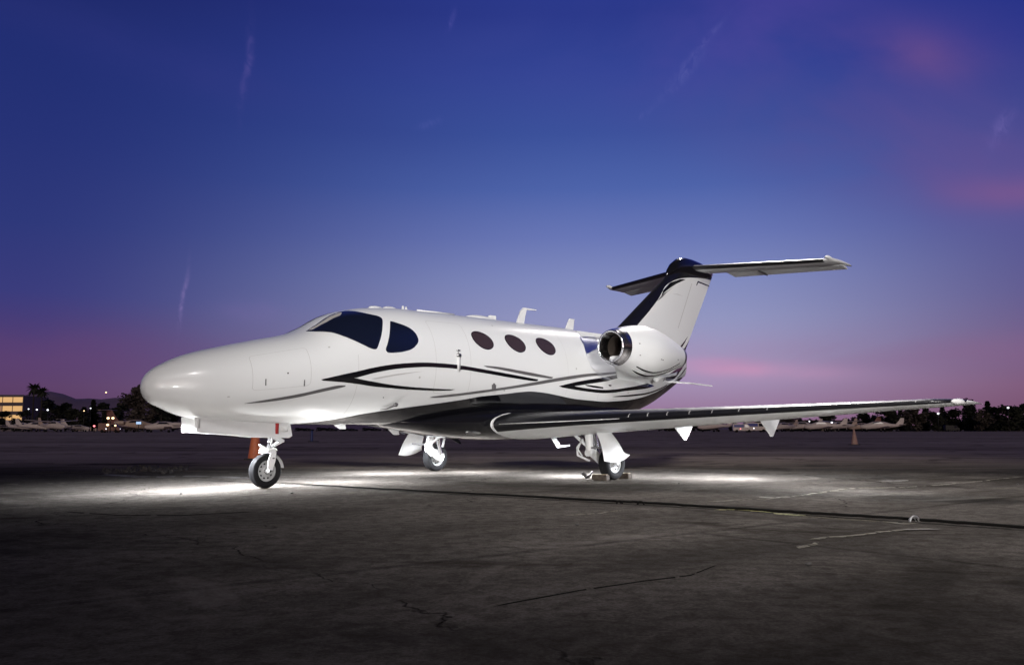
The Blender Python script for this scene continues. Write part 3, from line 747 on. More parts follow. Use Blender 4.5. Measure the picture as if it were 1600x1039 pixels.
# belly aerials
bm = bmesh.new()
prism(bm, [Vector((.24,-.50,.60)), Vector((.37,-.50,.60)), Vector((.47,-.50,.445)), Vector((.70,-.50,.455)), Vector((.70,-.50,.435)), Vector((.41,-.50,.415))], (0,-.02,0)); fix(bm); link('drain_mast', bm, M['white2'], jet)
blade('belly_aerial', -1.42, -1.22, .60, -1.16, -1.12, .485, th=.012, m='black')
blade('belly_aerial', -3.35, -3.15, .77, -3.22, -3.12, .70, y=.06, th=.02)
blade('belly_aerial', -2.35, -2.15, .72, -2.22, -2.12, .62, y=.2, th=.02)
bm = bmesh.new()
bmesh.ops.create_uvsphere(bm, u_segments=20, v_segments=10, radius=1); 
for v in bm.verts: v.co = Vector((-1.38 + v.co.x*.16, -.52 + v.co.y*.05, .655 + v.co.z*.034))
fix(bm); link('landing_light_panel', bm, M['metal'], jet)
# ---------------------------------------------------------------- wheels
def wheel(center, axis, r, w, parent, spokes=9, name='wheel'):
    ax = Vector(axis).normalized(); c = Vector(center)
    bm = bmesh.new(); ri = r*.60; h = w/2
    prof = [(-h*.62,ri),(-h*.86,ri+.02*r),(-h,r*.74),(-h*.98,r*.84),(-h*.80,r*.945),(-h*.45,r*.985),(-h*.30,r*.990),(-h*.27,r*.975),(-h*.23,r*.992),(-h*.05,r*1.0),(0,r*.985),(h*.05,r*1.0),(h*.23,r*.992),(h*.27,r*.975),(h*.30,r*.990),(h*.45,r*.985),(h*.80,r*.945),(h*.98,r*.84),(h,r*.74),(h*.86,ri+.02*r),(h*.62,ri),(0,ri*.96),(-h*.62,ri)]
    lathe(bm, prof, c, ax, 56)
    for v in bm.verts:
        if v.co.z < .004: v.co.z = .004
    fix(bm)
    wh = empty(name, (0,0,0), 0, parent) if False else None
    ty = link('tyre', bm, M['tyre'], parent, angle=35)
    bm = bmesh.new()
    for s in (1, -1):
        lathe(bm, [(s*h*.62,ri*1.0),(s*h*.70,ri*.99),(s*h*.70,ri*.90),(s*h*.45,ri*.86),(s*h*.30,ri*.60),(s*h*.34,ri*.40),(s*h*.62,ri*.34),(s*h*.66,ri*.20),(s*h*.66,.001)], c, ax, 48)
    lathe(bm, [(-h*.6,ri*.97),(h*.6,ri*.97)], c, ax, 48)
    n0 = len(bm.faces)
    t = Vector((0,0,1)); a = ax.cross(t).normalized(); b = ax.cross(a).normalized()
    for s in (1, -1):
        for k in range(spokes):
            q = 2*math.pi*k/spokes; d = a*math.cos(q) + b*math.sin(q); p = c + ax*s*h*.375 + d*ri*.72
            lathe(bm, [(-.004,.0001),(-.004,r*.062),(.004,r*.062),(.004,.0001)], p, (ax*s + d*.35).normalized(), 10)
            q = 2*math.pi*(k+.5)/spokes; d = a*math.cos(q) + b*math.sin(q)
            lathe(bm, [(-.004,.0001),(-.004,r*.024),(.012,r*.024),(.012,.0001)], c + ax*s*h*.56 + d*ri*.28, ax*s, 8)
    bm.faces.ensure_lookup_table()
    for f in bm.faces[n0:]: f.material_index = 1
    fix(bm); link('rim', bm, [M['rim'], M['dark']], parent, angle=35)

# nose gear
ng = empty('nose_gear', (0,0,0), 0, jet)
nc = Vector((-4.335, 0, .205)); nax = Vector((math.sin(R(3)), -1, 0))
wheel(nc, nax, .205, .115, ng, 10)
bm = bmesh.new()
for s in (1, -1):
    y = s*.085
    prism(bm, [nc+Vector((-.025,y,-.02)), nc+Vector((.03,y,-.02)), nc+Vector((.075,y,.12)), nc+Vector((.085,y,.22)), nc+Vector((.02,y,.235)), nc+Vector((-.02,y,.12))], (0, s*.018, 0))
box(bm, nc+Vector((.035,0,.245)), (.15,.205,.05), bev=.018); 
tube(bm, [nc+Vector((0,.12,0)), nc+Vector((0,-.12,0))], .022, 12)
fix(bm); link('fork', bm, M['white2'], ng, angle=35)
bm = bmesh.new(); tube(bm, [nc+Vector((.04,0,.25)), nc+Vector((.065,0,.44))], .028, 16); fix(bm); link('strut_piston', bm, M['chrome'], ng)
bm = bmesh.new(); tube(bm, [nc+Vector((.062,0,.42)), nc+Vector((.09,0,.62))], .048, 16); tube(bm, [nc+Vector((.04,-.05,.30)), nc+Vector((.06,-.05,.42))], .012, 8); fix(bm); link('strut_cylinder', bm, M['white2'], ng)
bm = bmesh.new()
prism(bm, [nc+Vector((.07,-.03,.40)), nc+Vector((.10,-.03,.43)), nc+Vector((.235,-.03,.365)), nc+Vector((.225,-.03,.335)), nc+Vector((.20,-.03,.33))], (0,.06,0))
prism(bm, [nc+Vector((.06,-.035,.265)), nc+Vector((.07,-.035,.295)), nc+Vector((.215,-.035,.36)), nc+Vector((.238,-.035,.345))], (0,.07,0))
prism(bm, [nc+Vector((.05,-.03,.275)), nc+Vector((.0,-.03,.275)), nc+Vector((-.085,-.03,.315)), nc+Vector((-.08,-.03,.30)), nc+Vector((0,-.03,.25))], (0,.05,0))
fix(bm); link('torque_link', bm, M['white2'], ng, angle=30)
bm = bmesh.new()   # mudguard strip
rows = []
for k in range(15):
    a = R(72 + 100*k/14); rows.append([nc + Vector((-math.cos(a)*.222, y, math.sin(a)*.222)) for y in (-.062, -.03, .03, .062)])
sheet(bm, rows); fix(bm); link('mudguard', bm, M['white2'], ng)
bm = bmesh.new(); box(bm, nc+Vector((0,-.122,0)), (.03,.02,.03), bev=.006); fix(bm); link('axle_nut', bm, M['dark'], ng)
bm = bmesh.new(); box(bm, nc+Vector((.045,-.107,.15)), (.03,.006,.014), bev=.002); fix(bm); link('fork_slot', bm, M['dark'], ng)
# nose gear doors, hanging open either side
for s in (1, -1):
    def nd(u, w, k=0): return Vector((u, -s*(.165 + (.80-w)*.12 + k), w))
    bm = bmesh.new()
    prism(bm, [nd(-5.33,.83), nd(-5.22,.835), nd(-4.85,.81), nd(-4.4,.80), nd(-4.12,.80), nd(-4.09,.62), nd(-4.14,.595), nd(-4.45,.60), nd(-4.9,.638), nd(-5.0,.642), nd(-5.31,.665)], (0, s*.016, 0))
    fix(bm); dr = link('nose_gear_door', bm, M['white2'], jet, smooth=False)
    bm = bmesh.new(); box(bm, nd(-4.30,.70,.004), (.045,.006,.135), bev=.001); fix(bm); link('placard', bm, M['red'], dr)
    bm = bmesh.new(); box(bm, nd(-4.20,.70,.003), (.10,.004,.06)); fix(bm); link('placard', bm, M['lens'], dr)
    bm = bmesh.new(); box(bm, nd(-5.29,.75,.003), (.03,.004,.12)); fix(bm); link('placard', bm, M['pale'], dr)

# main gear
for s in (1, -1):
    mg = empty('main_gear', (0,0,0), 0, jet)
    c = Vector((.02, -s*1.85, .228))
    wheel(c, Vector((0, -1, 0)), .228, .165, mg, 9)
    def g(u, v, w): return Vector((u, -s*v, w))
    bm = bmesh.new()      # leg
    tube(bm, [g(-.24,1.64,.80), g(-.25,1.66,.60), g(-.26,1.68,.42), g(-.26,1.69,.36)], [.075,.062,.055,.045], 14)
    tube(bm, [g(-.26,1.63,.37), g(-.26,1.74,.37)], .052, 14)
    fix(bm); link('gear_leg', bm, M['white2'], mg, angle=40)
    bm = bmesh.new()      # trailing arm
    prism(bm, [g(-.31,1.69,.40), g(-.22,1.69,.42), g(.02,1.69,.30), g(.09,1.69,.25), g(.06,1.69,.18), g(-.02,1.69,.175), g(-.27,1.69,.33)], (0, -s*.05, 0))
    tube(bm, [g(.02,1.66,.228), g(.02,1.96,.228)], .026, 12)
    fix(bm); link('trailing_arm', bm, M['white2'], mg, angle=30)
    bm = bmesh.new()      # shock absorber and side brace
    tube(bm, [g(-.02,1.66,.28), g(-.10,1.65,.50)], .030, 12); tube(bm, [g(-.08,1.65,.46), g(-.14,1.63,.72)], .044, 12)
    fix(bm); link('shock_absorber', bm, M['chrome'], mg, angle=40)
    bm = bmesh.new(); tube(bm, [g(-.26,1.64,.46), g(-.22,1.25,.70)], .022, 10); tube(bm, [g(.05,1.70,.40), g(.12,1.66,.76)], .020, 10)
    tube(bm, [g(-.31,1.60,.56), g(-.40,1.57,.44), g(-.40,1.58,.34), g(-.32,1.62,.30), g(-.24,1.66,.26)], .016, 8)
    tube(bm, [g(-.35,1.60,.52), g(-.42,1.60,.42), g(-.35,1.62,.33)], .012, 8)
    fix(bm); link('brace', bm, M['white2'], mg)
    bm = bmesh.new(); tube(bm, [g(-.42,1.45,.705), g(-.34,1.56,.64), g(-.30,1.62,.58), g(-.30,1.66,.50), g(-.27,1.69,.30)], .007, 6); fix(bm); link('brake_hose', bm, M['dark'], mg)
    bm = bmesh.new(); lathe(bm, [(-.0,.001),(0,.09),(.03,.095),(.035,.001)], g(.02,1.745,.228), (0,-s,0), 20); box(bm, g(.10,1.75,.26), (.06,.05,.09), bev=.012); fix(bm); link('brake', bm, M['steel'], mg, angle=35)
    # big curved door carried on the leg
    bm = bmesh.new(); rows = []
    for k in range(13):
        q = k/12; w = .745 - .43*q; v = 1.90 + .27*q + .03*math.sin(q*math.pi); fl = max(0, q-.86)/.14
        u0 = -.43 - .10*q; u1 = -.13 + .09*q + .05*fl
        r1 = []
        for j in range(11):
            x = j/10; u = u0 + (u1-u0)*x; cv = -.030*(2*x-1)**2
            dip = .05*math.sin(math.pi*x)*q**3 + .04*(1-x)*q**4
            r1.append(g(u, v + cv + .03*fl*x, w - dip + .03*fl*x))
        rows.append(r1)
    sheet(bm, rows)
    r = bmesh.ops.solidify(bm, geom=bm.faces[:], thickness=.018); fix(bm)
    link('gear_door', bm, M['white2'], mg, angle=40)
    bm = bmesh.new(); tube(bm, [g(-.27,1.68,.44), g(-.30,2.06,.46)], .016, 8); fix(bm); link('door_bracket', bm, M['metal'], mg, angle=35)

# ================================================================== THE GROUND
def at(px, Y, z=0.0):
    """ground point seen at photograph column px at distance Y"""
    return Vector(((px-800)/1416.6*(Y*math.cos(PITCH) + (z-CAM_H)*math.sin(PITCH)), Y, z))
def gp(px, py):
    x = (px-800)/1416.6; z = (519.5-py)/1416.6; c, s = math.cos(PITCH), math.sin(PITCH)
    Y = c - z*s; Z = s + z*c; t = -CAM_H/Z
    return Vector((x*t, Y*t, 0))
gm = bpy.data.materials.new('old_asphalt'); gm.use_nodes = True
T = NT(gm.node_tree); b = T.n['Principled BSDF']
geo = T.new('ShaderNodeNewGeometry').outputs['Position']
rotp = T.mapping(geo, rot=(0, 0, R(-39.4)))
big = T.noise(T.mapping(rotp, sc=(.10, .22, 1)), 1.0, 4, .55, .8)
mid = T.noise(T.mapping(rotp, sc=(.5, 1.1, 1)), 1.0, 6, .62, .6)
fine = T.noise(geo, 60, 6, .7)
grit = T.noise(geo, 380, 3, .6)
blot = T.noise(T.mapping(geo, loc=(5, 2, 0), sc=(.33, .75, 1)), 1.0, 7, .66, 1.4)
def mr(v, a, b_, c=0, d=1, kind='LINEAR'):
    n = T.new('ShaderNodeMapRange', interpolation_type=kind); T.put(n.inputs[0], v)
    n.inputs[1].default_value = a; n.inputs[2].default_value = b_; n.inputs[3].default_value = c; n.inputs[4].default_value = d; return n.outputs[0]
c = T.mix(mr(big, .36, .66), (.046,.0425,.039,1), (.195,.180,.164,1))
c = T.mix(mr(mid, .40, .68, 0, .65), c, (.215,.195,.176,1))
c = T.mix(mr(blot, .57, .70, 0, .75, 'SMOOTHSTEP'), c, (.020,.0165,.013,1))
c = T.mix(mr(fine, .35, .65, 0, .6), c, (.030,.025,.020,1))
c = T.mix(mr(grit, .55, .70, 0, .45), c, (.22,.205,.19,1))
ag = T.noise(geo, 9, 8, .72, .4)
c = T.mix(mr(ag, .42, .62, 0, .55), c, (.028,.023,.018,1))
# cracks
vo = T.new('ShaderNodeTexVoronoi', feature='DISTANCE_TO_EDGE'); vo.inputs['Scale'].default_value = .20
wv = T.new('ShaderNodeVectorMath', operation='ADD'); T.put(wv.inputs[0], geo)
nn = T.new('ShaderNodeTexNoise'); T.put(nn.inputs['Vector'], geo); nn.inputs['Scale'].default_value = 1.1; nn.inputs['Detail'].default_value = 6
sc_ = T.new('ShaderNodeVectorMath', operation='SCALE'); T.put(sc_.inputs[0], nn.outputs[1]); sc_.inputs['Scale'].default_value = 1.1
T.put(wv.inputs[1], sc_.outputs[0]); T.put(vo.inputs['Vector'], wv.outputs[0])
crack = mr(vo.outputs['Distance'], .0, .0022, .8, 0)
cm = T.math('MULTIPLY', crack, mr(mid, .40, .55))
c = T.mix(cm, c, (.012,.011,.011,1))
# patch seams: large rectangular repaving panels with slightly different tone
br = T.new('ShaderNodeTexBrick'); T.put(br.inputs['Vector'], T.mapping(rotp, loc=(1.3, 2.2, 0)))
br.inputs['Scale'].default_value = .04; br.inputs['Mortar Size'].default_value = .0015; br.inputs['Color1'].default_value = grey(.90); br.inputs['Color2'].default_value = grey(1.08); br.inputs['Mortar'].default_value = grey(.6)
c = T.mix(.8, c, br.outputs[0], 'MULTIPLY')
# beyond the parking stands the ground turns paler, in long strips
sp_ = T.new('ShaderNodeSeparateXYZ'); T.put(sp_.inputs[0], geo)
n1 = T.noise(T.mapping(geo, sc=(.012, .17, 1)), 1.0, 5, .62, .4); n2 = T.noise(T.mapping(geo, sc=(.22, .8, 1)), 1.0, 6, .65)
far = T.mix(mr(n1, .38, .62), (.42,.335,.270,1), (.64,.520,.420,1)); far = T.mix(mr(n2, .4, .7, 0, .5), far, (.29,.235,.185,1))
edge = T.math('ADD', sp_.outputs[1], T.math('MULTIPLY', T.math('SUBTRACT', n2, .5), 9.0))
c = T.mix(mr(edge, 14.5, 23.0, 0, 1, 'SMOOTHSTEP'), c, far)
# soft stains: darker damp-looking areas and dusty paler ones
st1 = T.noise(T.mapping(geo, loc=(3.1, 7.7, 0), sc=(.42, .42, 1)), 1.0, 8, .68, 1.2)
c = T.mix(mr(st1, .52, .64, 0, .55, 'SMOOTHSTEP'), c, (.032,.029,.026,1)); c = T.mix(mr(st1, .40, .30, 0, .35, 'SMOOTHSTEP'), c, (.23,.208,.185,1))
T.put(b.inputs['Base Color'], c)
T.put(b.inputs['Roughness'], mr(mid, .3, .7, .66, .90)); b.inputs['Specular IOR Level'].default_value = 0.0
hgt = T.math('ADD', T.math('MULTIPLY', fine, .5), T.math('ADD', T.math('MULTIPLY', grit, .35), T.math('MULTIPLY', cm, -2.0)))
hgt = T.math('ADD', hgt, T.math('MULTIPLY', mid, 1.6))
bb = T.new('ShaderNodeBump'); bb.inputs['Strength'].default_value = 1.0; bb.inputs['Distance'].default_value = .012
T.put(bb.inputs['Height'], hgt); T.put(b.inputs['Normal'], bb.outputs[0])
bm = bmesh.new(); bm.faces.new([bm.verts.new(p) for p in ((-9000,-60,0),(9000,-60,0),(9000,9000,0),(-9000,9000,0))])
g_ = link('ground', bm, gm, None, smooth=False); tag(g_, kind='structure')

def ragged(name, pts, wid, m, z=.004, seed=1, step=.05, gap=0.0):
    if gap and name != 'painted_line': gap = min(.25, gap*.8 + .01); step *= .5; wid *= 1.1
    """thin uneven ribbon along a poly-line on the ground"""
    rd = random.Random(seed); bm = bmesh.new(); acc = 0; P = []
    for a, b_ in zip(pts, pts[1:]):
        n = max(2, int((b_-a).length/step))
        for k in range(n): P.append(a.lerp(b_, k/n))
    P.append(pts[-1]); N = len(P); run = []; w1 = w2 = .5; j = 0
    def flush(run):
        if len(run) < 3: return
        sheet(bm, run)
    for i, p in enumerate(P):
        d = (P[min(i+1, N-1)]-P[max(i-1, 0)]).normalized(); s = Vector((-d.y, d.x, 0))
        j = j*.85 + rd.uniform(-.4, .4)*wid*.5
        w1 = max(.12, min(1, w1 + rd.uniform(-.3, .3))); w2 = max(.12, min(1, w2 + rd.uniform(-.3, .3)))
        if rd.random() < gap: flush(run); run = []; continue
        e = min(1, i/4, (N-1-i)/4) + .02
        hz = Vector((0, 0, z + .0)); 
        run.append([p + s*(j + wid*w1*e) + hz, p + s*j + hz + Vector((0,0,.004*e)), p + s*(j - wid*w2*e) + hz])
    flush(run)
    for f in bm.faces: 
        pass
    bmesh.ops.recalc_face_normals(bm, faces=bm.faces)
    for f in bm.faces:
        if f.normal.z < 0: f.normal_flip()
    o = link(name, bm, m, None, smooth=False); tag(o, kind='structure'); return o
# joint in the asphalt and the tie-down cable lying along it
J0, J1 = gp(445, 756), gp(1640, 831)
ragged('pavement_joint', [gp(300,750), gp(445,756), gp(800,778), gp(1130,797), gp(1640,832)], .020, M['cable'], .004, 3, .08)
bm = bmesh.new(); pts = []
rd = random.Random(5); base = [gp(440,756.2), gp(600,765.5), gp(800,776.5), gp(960,785), gp(1000,787), gp(1110,794.5), gp(1235,802), gp(1330,808), gp(1427,814), gp(1520,821), gp(1660,831.5)]
for a, b_ in zip(base, base[1:]):
    for k in range(8): 
        p = a.lerp(b_, k/8); p.z = .014; p += Vector((0, rd.uniform(-.006, .006), rd.uniform(0, .004))); pts.append(p)
tube(bm, pts, [.003 + .0085*min(1, i/16) for i in range(len(pts))], 8); fix(bm)
cb = link('tie_down_cable', bm, M['cable']); tag(cb, 'thin black cable lying straight across the apron from the nose wheel to the right edge', 'cable')
# steel anchor ring standing over the cable, and a small one half buried
def ring(px, py, r, m, lab, rz):
    p = gp(px, py); bm = bmesh.new()
    tube(bm, [Vector((r*math.cos(a), 0, r*.95*math.sin(a))) for a in [math.pi*k/16 for k in range(17)]], .0085, 10)
    tube(bm, [Vector((r*.78*math.cos(a), .022, r*.72*math.sin(a))) for a in [math.pi*k/16 for k in range(17)]], .006, 8)
    fix(bm); o = link('anchor_ring', bm, m); o.location = p; o.rotation_euler = (0, 0, rz); tag(o, lab, 'anchor ring')
ring(1429, 815, .042, M['steel'], 'shiny steel half-ring anchor standing over the black cable, nearest the camera', R(18))
ring(968, 787, .03, M['cable'], 'small dark anchor ring on the cable in front of the main wheel with chocks', R(20))
ring(1001, 788, .03, M['cable'], 'small dark anchor hump on the cable, just right of the other dark ring', R(-12))
# moss and bleached patches along the joints
ragged('moss_strip', [gp(1115,797), gp(1160,797), gp(1215,803), gp(1262,806)], .055, M['moss'], .005, 11, .03, .02)
ragged('moss_strip', [gp(1240,806), gp(1330,813), gp(1400,817), gp(1440,819)], .024, M['lichen'], .005, 12, .03, .05)
ragged('moss_strip', [gp(1385,816), gp(1425,821)], .05, M['lichen'], .006, 13, .03)
ragged('moss_strip', [gp(1262,843), gp(1345,836), gp(1400,829), gp(1455,826)], .028, M['lichen'], .005, 14, .03, .07)
ragged('moss_strip', [gp(1250,858), gp(1285,848)], .04, M['lichen'], .005, 15, .03, .1)
ragged('moss_strip', [gp(1100,784), gp(1200,780), gp(1255,774), gp(1330,763), gp(1410,762), gp(1480,757), gp(1600,745)], .045, M['lichen'], .005, 16, .05, .12)
ragged('moss_strip', [gp(1185,776), gp(1212,779)], .09, M['lichen'], .006, 17, .04)
ragged('moss_strip', [gp(880,806), gp(930,803), gp(972,798)], .022, M['lichen'], .005, 18, .03, .1)
ragged('bleached_patch', [gp(995,795), gp(1028,797)], .045, M['paleslab'], .005, 19, .03)
ragged('moss_strip', [gp(0,757), gp(60,756), gp(140,753), gp(230,754)], .10, M['lichen'], .004, 20, .08, .22)
ragged('bleached_patch', [gp(165,741), gp(240,745), gp(330,744), gp(395,747)], .17, M['paleslab'], .004, 21, .10, .12)
ragged('bleached_patch', [gp(1370,752), gp(1430,751)], .10, M['paleslab'], .006, 22, .06, .1)
ragged('bleached_patch', [gp(1150,741), gp(1170,740)], .14, M['paleslab'], .005, 23, .06)
ragged('bleached_patch', [gp(1400,829), gp(1470,828)], .03, M['paleslab'], .009, 24, .04, .1)
# faded painted lines and cracks far across the apron
ragged('painted_line', [gp(700,718.5), gp(1000,719.5)], .06, M['paleslab'], .004, 30, .3, .06)
ragged('painted_line', [gp(1340,681.2), gp(1700,680.6)], .35, M['paleslab'], .009, 31, 2, .0)
ragged('painted_line', [gp(-60,722), gp(160,725), gp(330,727)], .05, M['cable'], .004, 32, .2, .05)
ragged('pavement_crack', [gp(20,740), gp(160,737)], .02, M['lichen'], .004, 33, .1, .1)
ragged('pavement_crack', [gp(770,949), gp(900,925), gp(1000,910), gp(1080,900), gp(1120,884)], .004, M['cable'], .004, 34, .03, .05)
ragged('pavement_crack', [gp(930,728), gp(1090,738), gp(1250,742), gp(1400,756)], .016, M['cable'], .004, 35, .1, .05)
ragged('pavement_crack', [gp(100,800), gp(190,806), gp(280,806), gp(400,800)], .007, M['cable'], .004, 36, .05, .12)
# line of broken asphalt behind the nose
bm = bmesh.new(); rd = random.Random(9)
for k in range(420):
    t = rd.random() if k % 3 else rd.gauss(.55, .16); q = rd.gauss(0, 1)
    p = gp(160 + 135*t, 736 - 3*t + 1.5*math.sin(t*11) + q*1.8); s = rd.uniform(.008, .05)*(1.15 - 1.2*abs(t-.55))*(1.5 if k % 17 == 0 else 1)
    if s < .005: continue
    r = bmesh.ops.create_icosphere(bm, subdivisions=1, radius=s)['verts']
    m_ = Matrix.Rotation(rd.uniform(0, 6), 3, Vector((rd.random(), rd.random(), rd.random()+.1)).normalized())
    for v in r: v.co = p + m_ @ Vector((v.co.x*rd.uniform(.8, 1.5), v.co.y, v.co.z*rd.uniform(.4, .7))) + Vector((0, 0, s*.25))
rb = link('asphalt_rubble', bm, M['rubble'], smooth=False); tag(rb, 'low line of crumbled dark asphalt on the apron left of the nose wheel', 'rubble', kind='stuff')
# a few loose stones
for i, (px, py) in enumerate([(283,772), (456,771), (1061,756), (902,821), (1263,883), (1590,757)]):
    bm = bmesh.new(); r = bmesh.ops.create_icosphere(bm, subdivisions=2, radius=.012)['verts']
    for v in r: v.co = Vector((v.co.x*1.4, v.co.y, v.co.z*.7)) * rd.uniform(.85, 1.1)
    o = link('stone', bm, M['rubble']); o.location = gp(px, py) + Vector((0,0,.008))
    tag(o, ['small dark stone left of the nose wheel','small dark stone just right of the nose wheel','small dark stone right of the wooden chocks','small dark stone on the near side of the cable, below the belly','small dark stone in the dark foreground, right of centre','small dark stone at the right edge of the apron'][i], 'stone')

# ================================================================== THINGS STANDING AROUND THE JET
def cone(px, py, h, r0, m, label, band=False):
    p = gp(px, py); e = empty('traffic_cone', p); tag(e, label, 'traffic cone')
    bm = bmesh.new(); lathe(bm, [(.0,r0),(.02,r0*.98),(h*.55,r0*.62),(h*.58,r0*.56),(h*.80,r0*.36),(h,r0*.22),(h+.004,.001)], (0,0,.03), (0,0,1), 28); fix(bm)
    link('cone_body', bm, m, e, angle=50)
    bm = bmesh.new(); box(bm, (0,0,.016), (r0*2.5, r0*2.5, .032), bev=.008); fix(bm); link('cone_base', bm, M['conebase'], e, angle=35)
    if band:
        bm = bmesh.new(); lathe(bm, [(h*.60,r0*.545+.004),(h*.78,r0*.375+.004)], (0,0,.03), (0,0,1), 28); fix(bm); link('cone_collar', bm, band, e)
M['oranged'] = mat('sun_bleached_orange', (.60,.20,.11), .5)
cone(398, 718, .84, .158, M['orange'], 'orange traffic cone standing behind the nose wheel', M['oranged'])
cone(1335, 695, .66, .16, M['pinkcone'], 'faded pinkish traffic cone alone on the apron beyond the right wing')
e = empty('marker_post', gp(487, 690)); tag(e, 'short blue marker post on the apron behind the nose gear', 'marker post')
bm = bmesh.new(); lathe(bm, [(0,.07),(.02,.07),(.5,.065),(.56,.05),(.60,.001)], (0,0,.03), (0,0,1), 16); fix(bm); link('post', bm, M['blue'], e, angle=50)
bm = bmesh.new(); box(bm, (.1,0,.016), (.55,.35,.03), bev=.008); fix(bm); link('base', bm, M['conebase'], e)
# chocks
def chock(u, v, lab, rz=0, s=1):
    e = empty('wheel_chock', acw(u, v, 0), ROT + rz); tag(e, lab, 'wheel chock')
    bm = bmesh.new(); box(bm, (0,0,.041), (.095*s,.235,.075), bev=.008); fix(bm); link('block', bm, M['wood'], e, angle=35)
    bm = bmesh.new(); box(bm, (-.012,0,.082), (.050*s,.225,.009), bev=.003); fix(bm); link('top_batten', bm, M['wood_light'], e, angle=35)
chock(-.275, 1.88, 'brown wooden chock in front of the near main wheel', R(6))
chock(.285, 1.86, 'dark wooden chock behind the near main wheel', R(-4))
bm = bmesh.new()
box(bm, (0,0,.035), (.13,.03,.045), rot=Matrix.Rotation(R(35),3,'Y'), bev=.006); box(bm, (.06,.02,.045), (.14,.02,.02), rot=Matrix.Rotation(R(-38),3,'Y'), bev=.004); box(bm, (.03,-.03,.028), (.10,.02,.03), rot=Matrix.Rotation(R(-30),3,'Y'), bev=.004)
fix(bm); o = link('tie_down_hook', bm, M['dark'], angle=35); o.location = gp(915, 747); o.rotation_euler = (0,0,R(10)); tag(o, 'small dark metal hook lying left of the chocked main wheel', 'hook')

# ================================================================== THE BACKGROUND
# hills
bm = bmesh.new(); rd = random.Random(2); rows = []
prof = [(-500,56),(-200,50),(0,46),(30,50),(52,58),(75,61),(100,56),(125,52),(150,50),(185,49),(220,51),(300,44),(420,32),(560,20),(700,12),(860,7),(1100,6),(1300,6),(1500,6),(1800,6),(2300,6)]
DH = 3200
for j in range(9):
    q = j/8; r = []
    for k in range(141):
        px = -500 + 20*k; h = pl(prof, px)/1416.6*DH*.93
        z = h*math.sin(q*math.pi/2)*(1 + .05*math.sin(px*.05+q*5)*q + .03*math.sin(px*.13+2*q)) + rd.uniform(-.8,.8)*q
        r.append(Vector(((px-800)/1416.6*(DH + 900*(q-1)), DH + 900*(q-1), z if j else -1)))
    rows.append(r)
sheet(bm, rows); fix(bm)
for f in bm.faces:
    if f.normal.z < 0: f.normal_flip()
hm = mat('hazy_hill', (.36,.235,.29), .95, vary=(.004, .75))  # purple distance haze is put into this base colour
h_ = link('hills', bm, hm); tag(h_, kind='structure')

# --- trees
def leaf_mesh(n, fn, size, seed, mk):
    rd = random.Random(seed); bm = bmesh.new()
    for _ in range(n):
        p = fn(rd); s = size*rd.uniform(.5, 1.4)
        m_ = Matrix.Rotation(rd.uniform(0, 6.28), 3, 'Z') @ Matrix.Rotation(rd.uniform(-1.4, 1.4), 3, 'X')
        q = [Vector((-s,-s*.5,0)), Vector((s*.1,-s*.7,0)), Vector((s,0,0)), Vector((s*.2,s*.6,0)), Vector((-s*.8,s*.4,0))]
        bm.faces.new([bm.verts.new(p + m_ @ a) for a in q])
    return bm
def clumps(seed, H, Wd, base, k):
    rd = random.Random(seed); out = []
    for i in range(k):
        t = rd.random(); a = rd.uniform(0, 6.28); rr = Wd*math.sqrt(max(0, 1-(2*t-.9)**2))*rd.uniform(.2, .85)
        out.append((Vector((rr*math.cos(a), rr*math.sin(a), base + (H-base)*t*.92)), Wd*rd.uniform(.22, .42)))
    return out
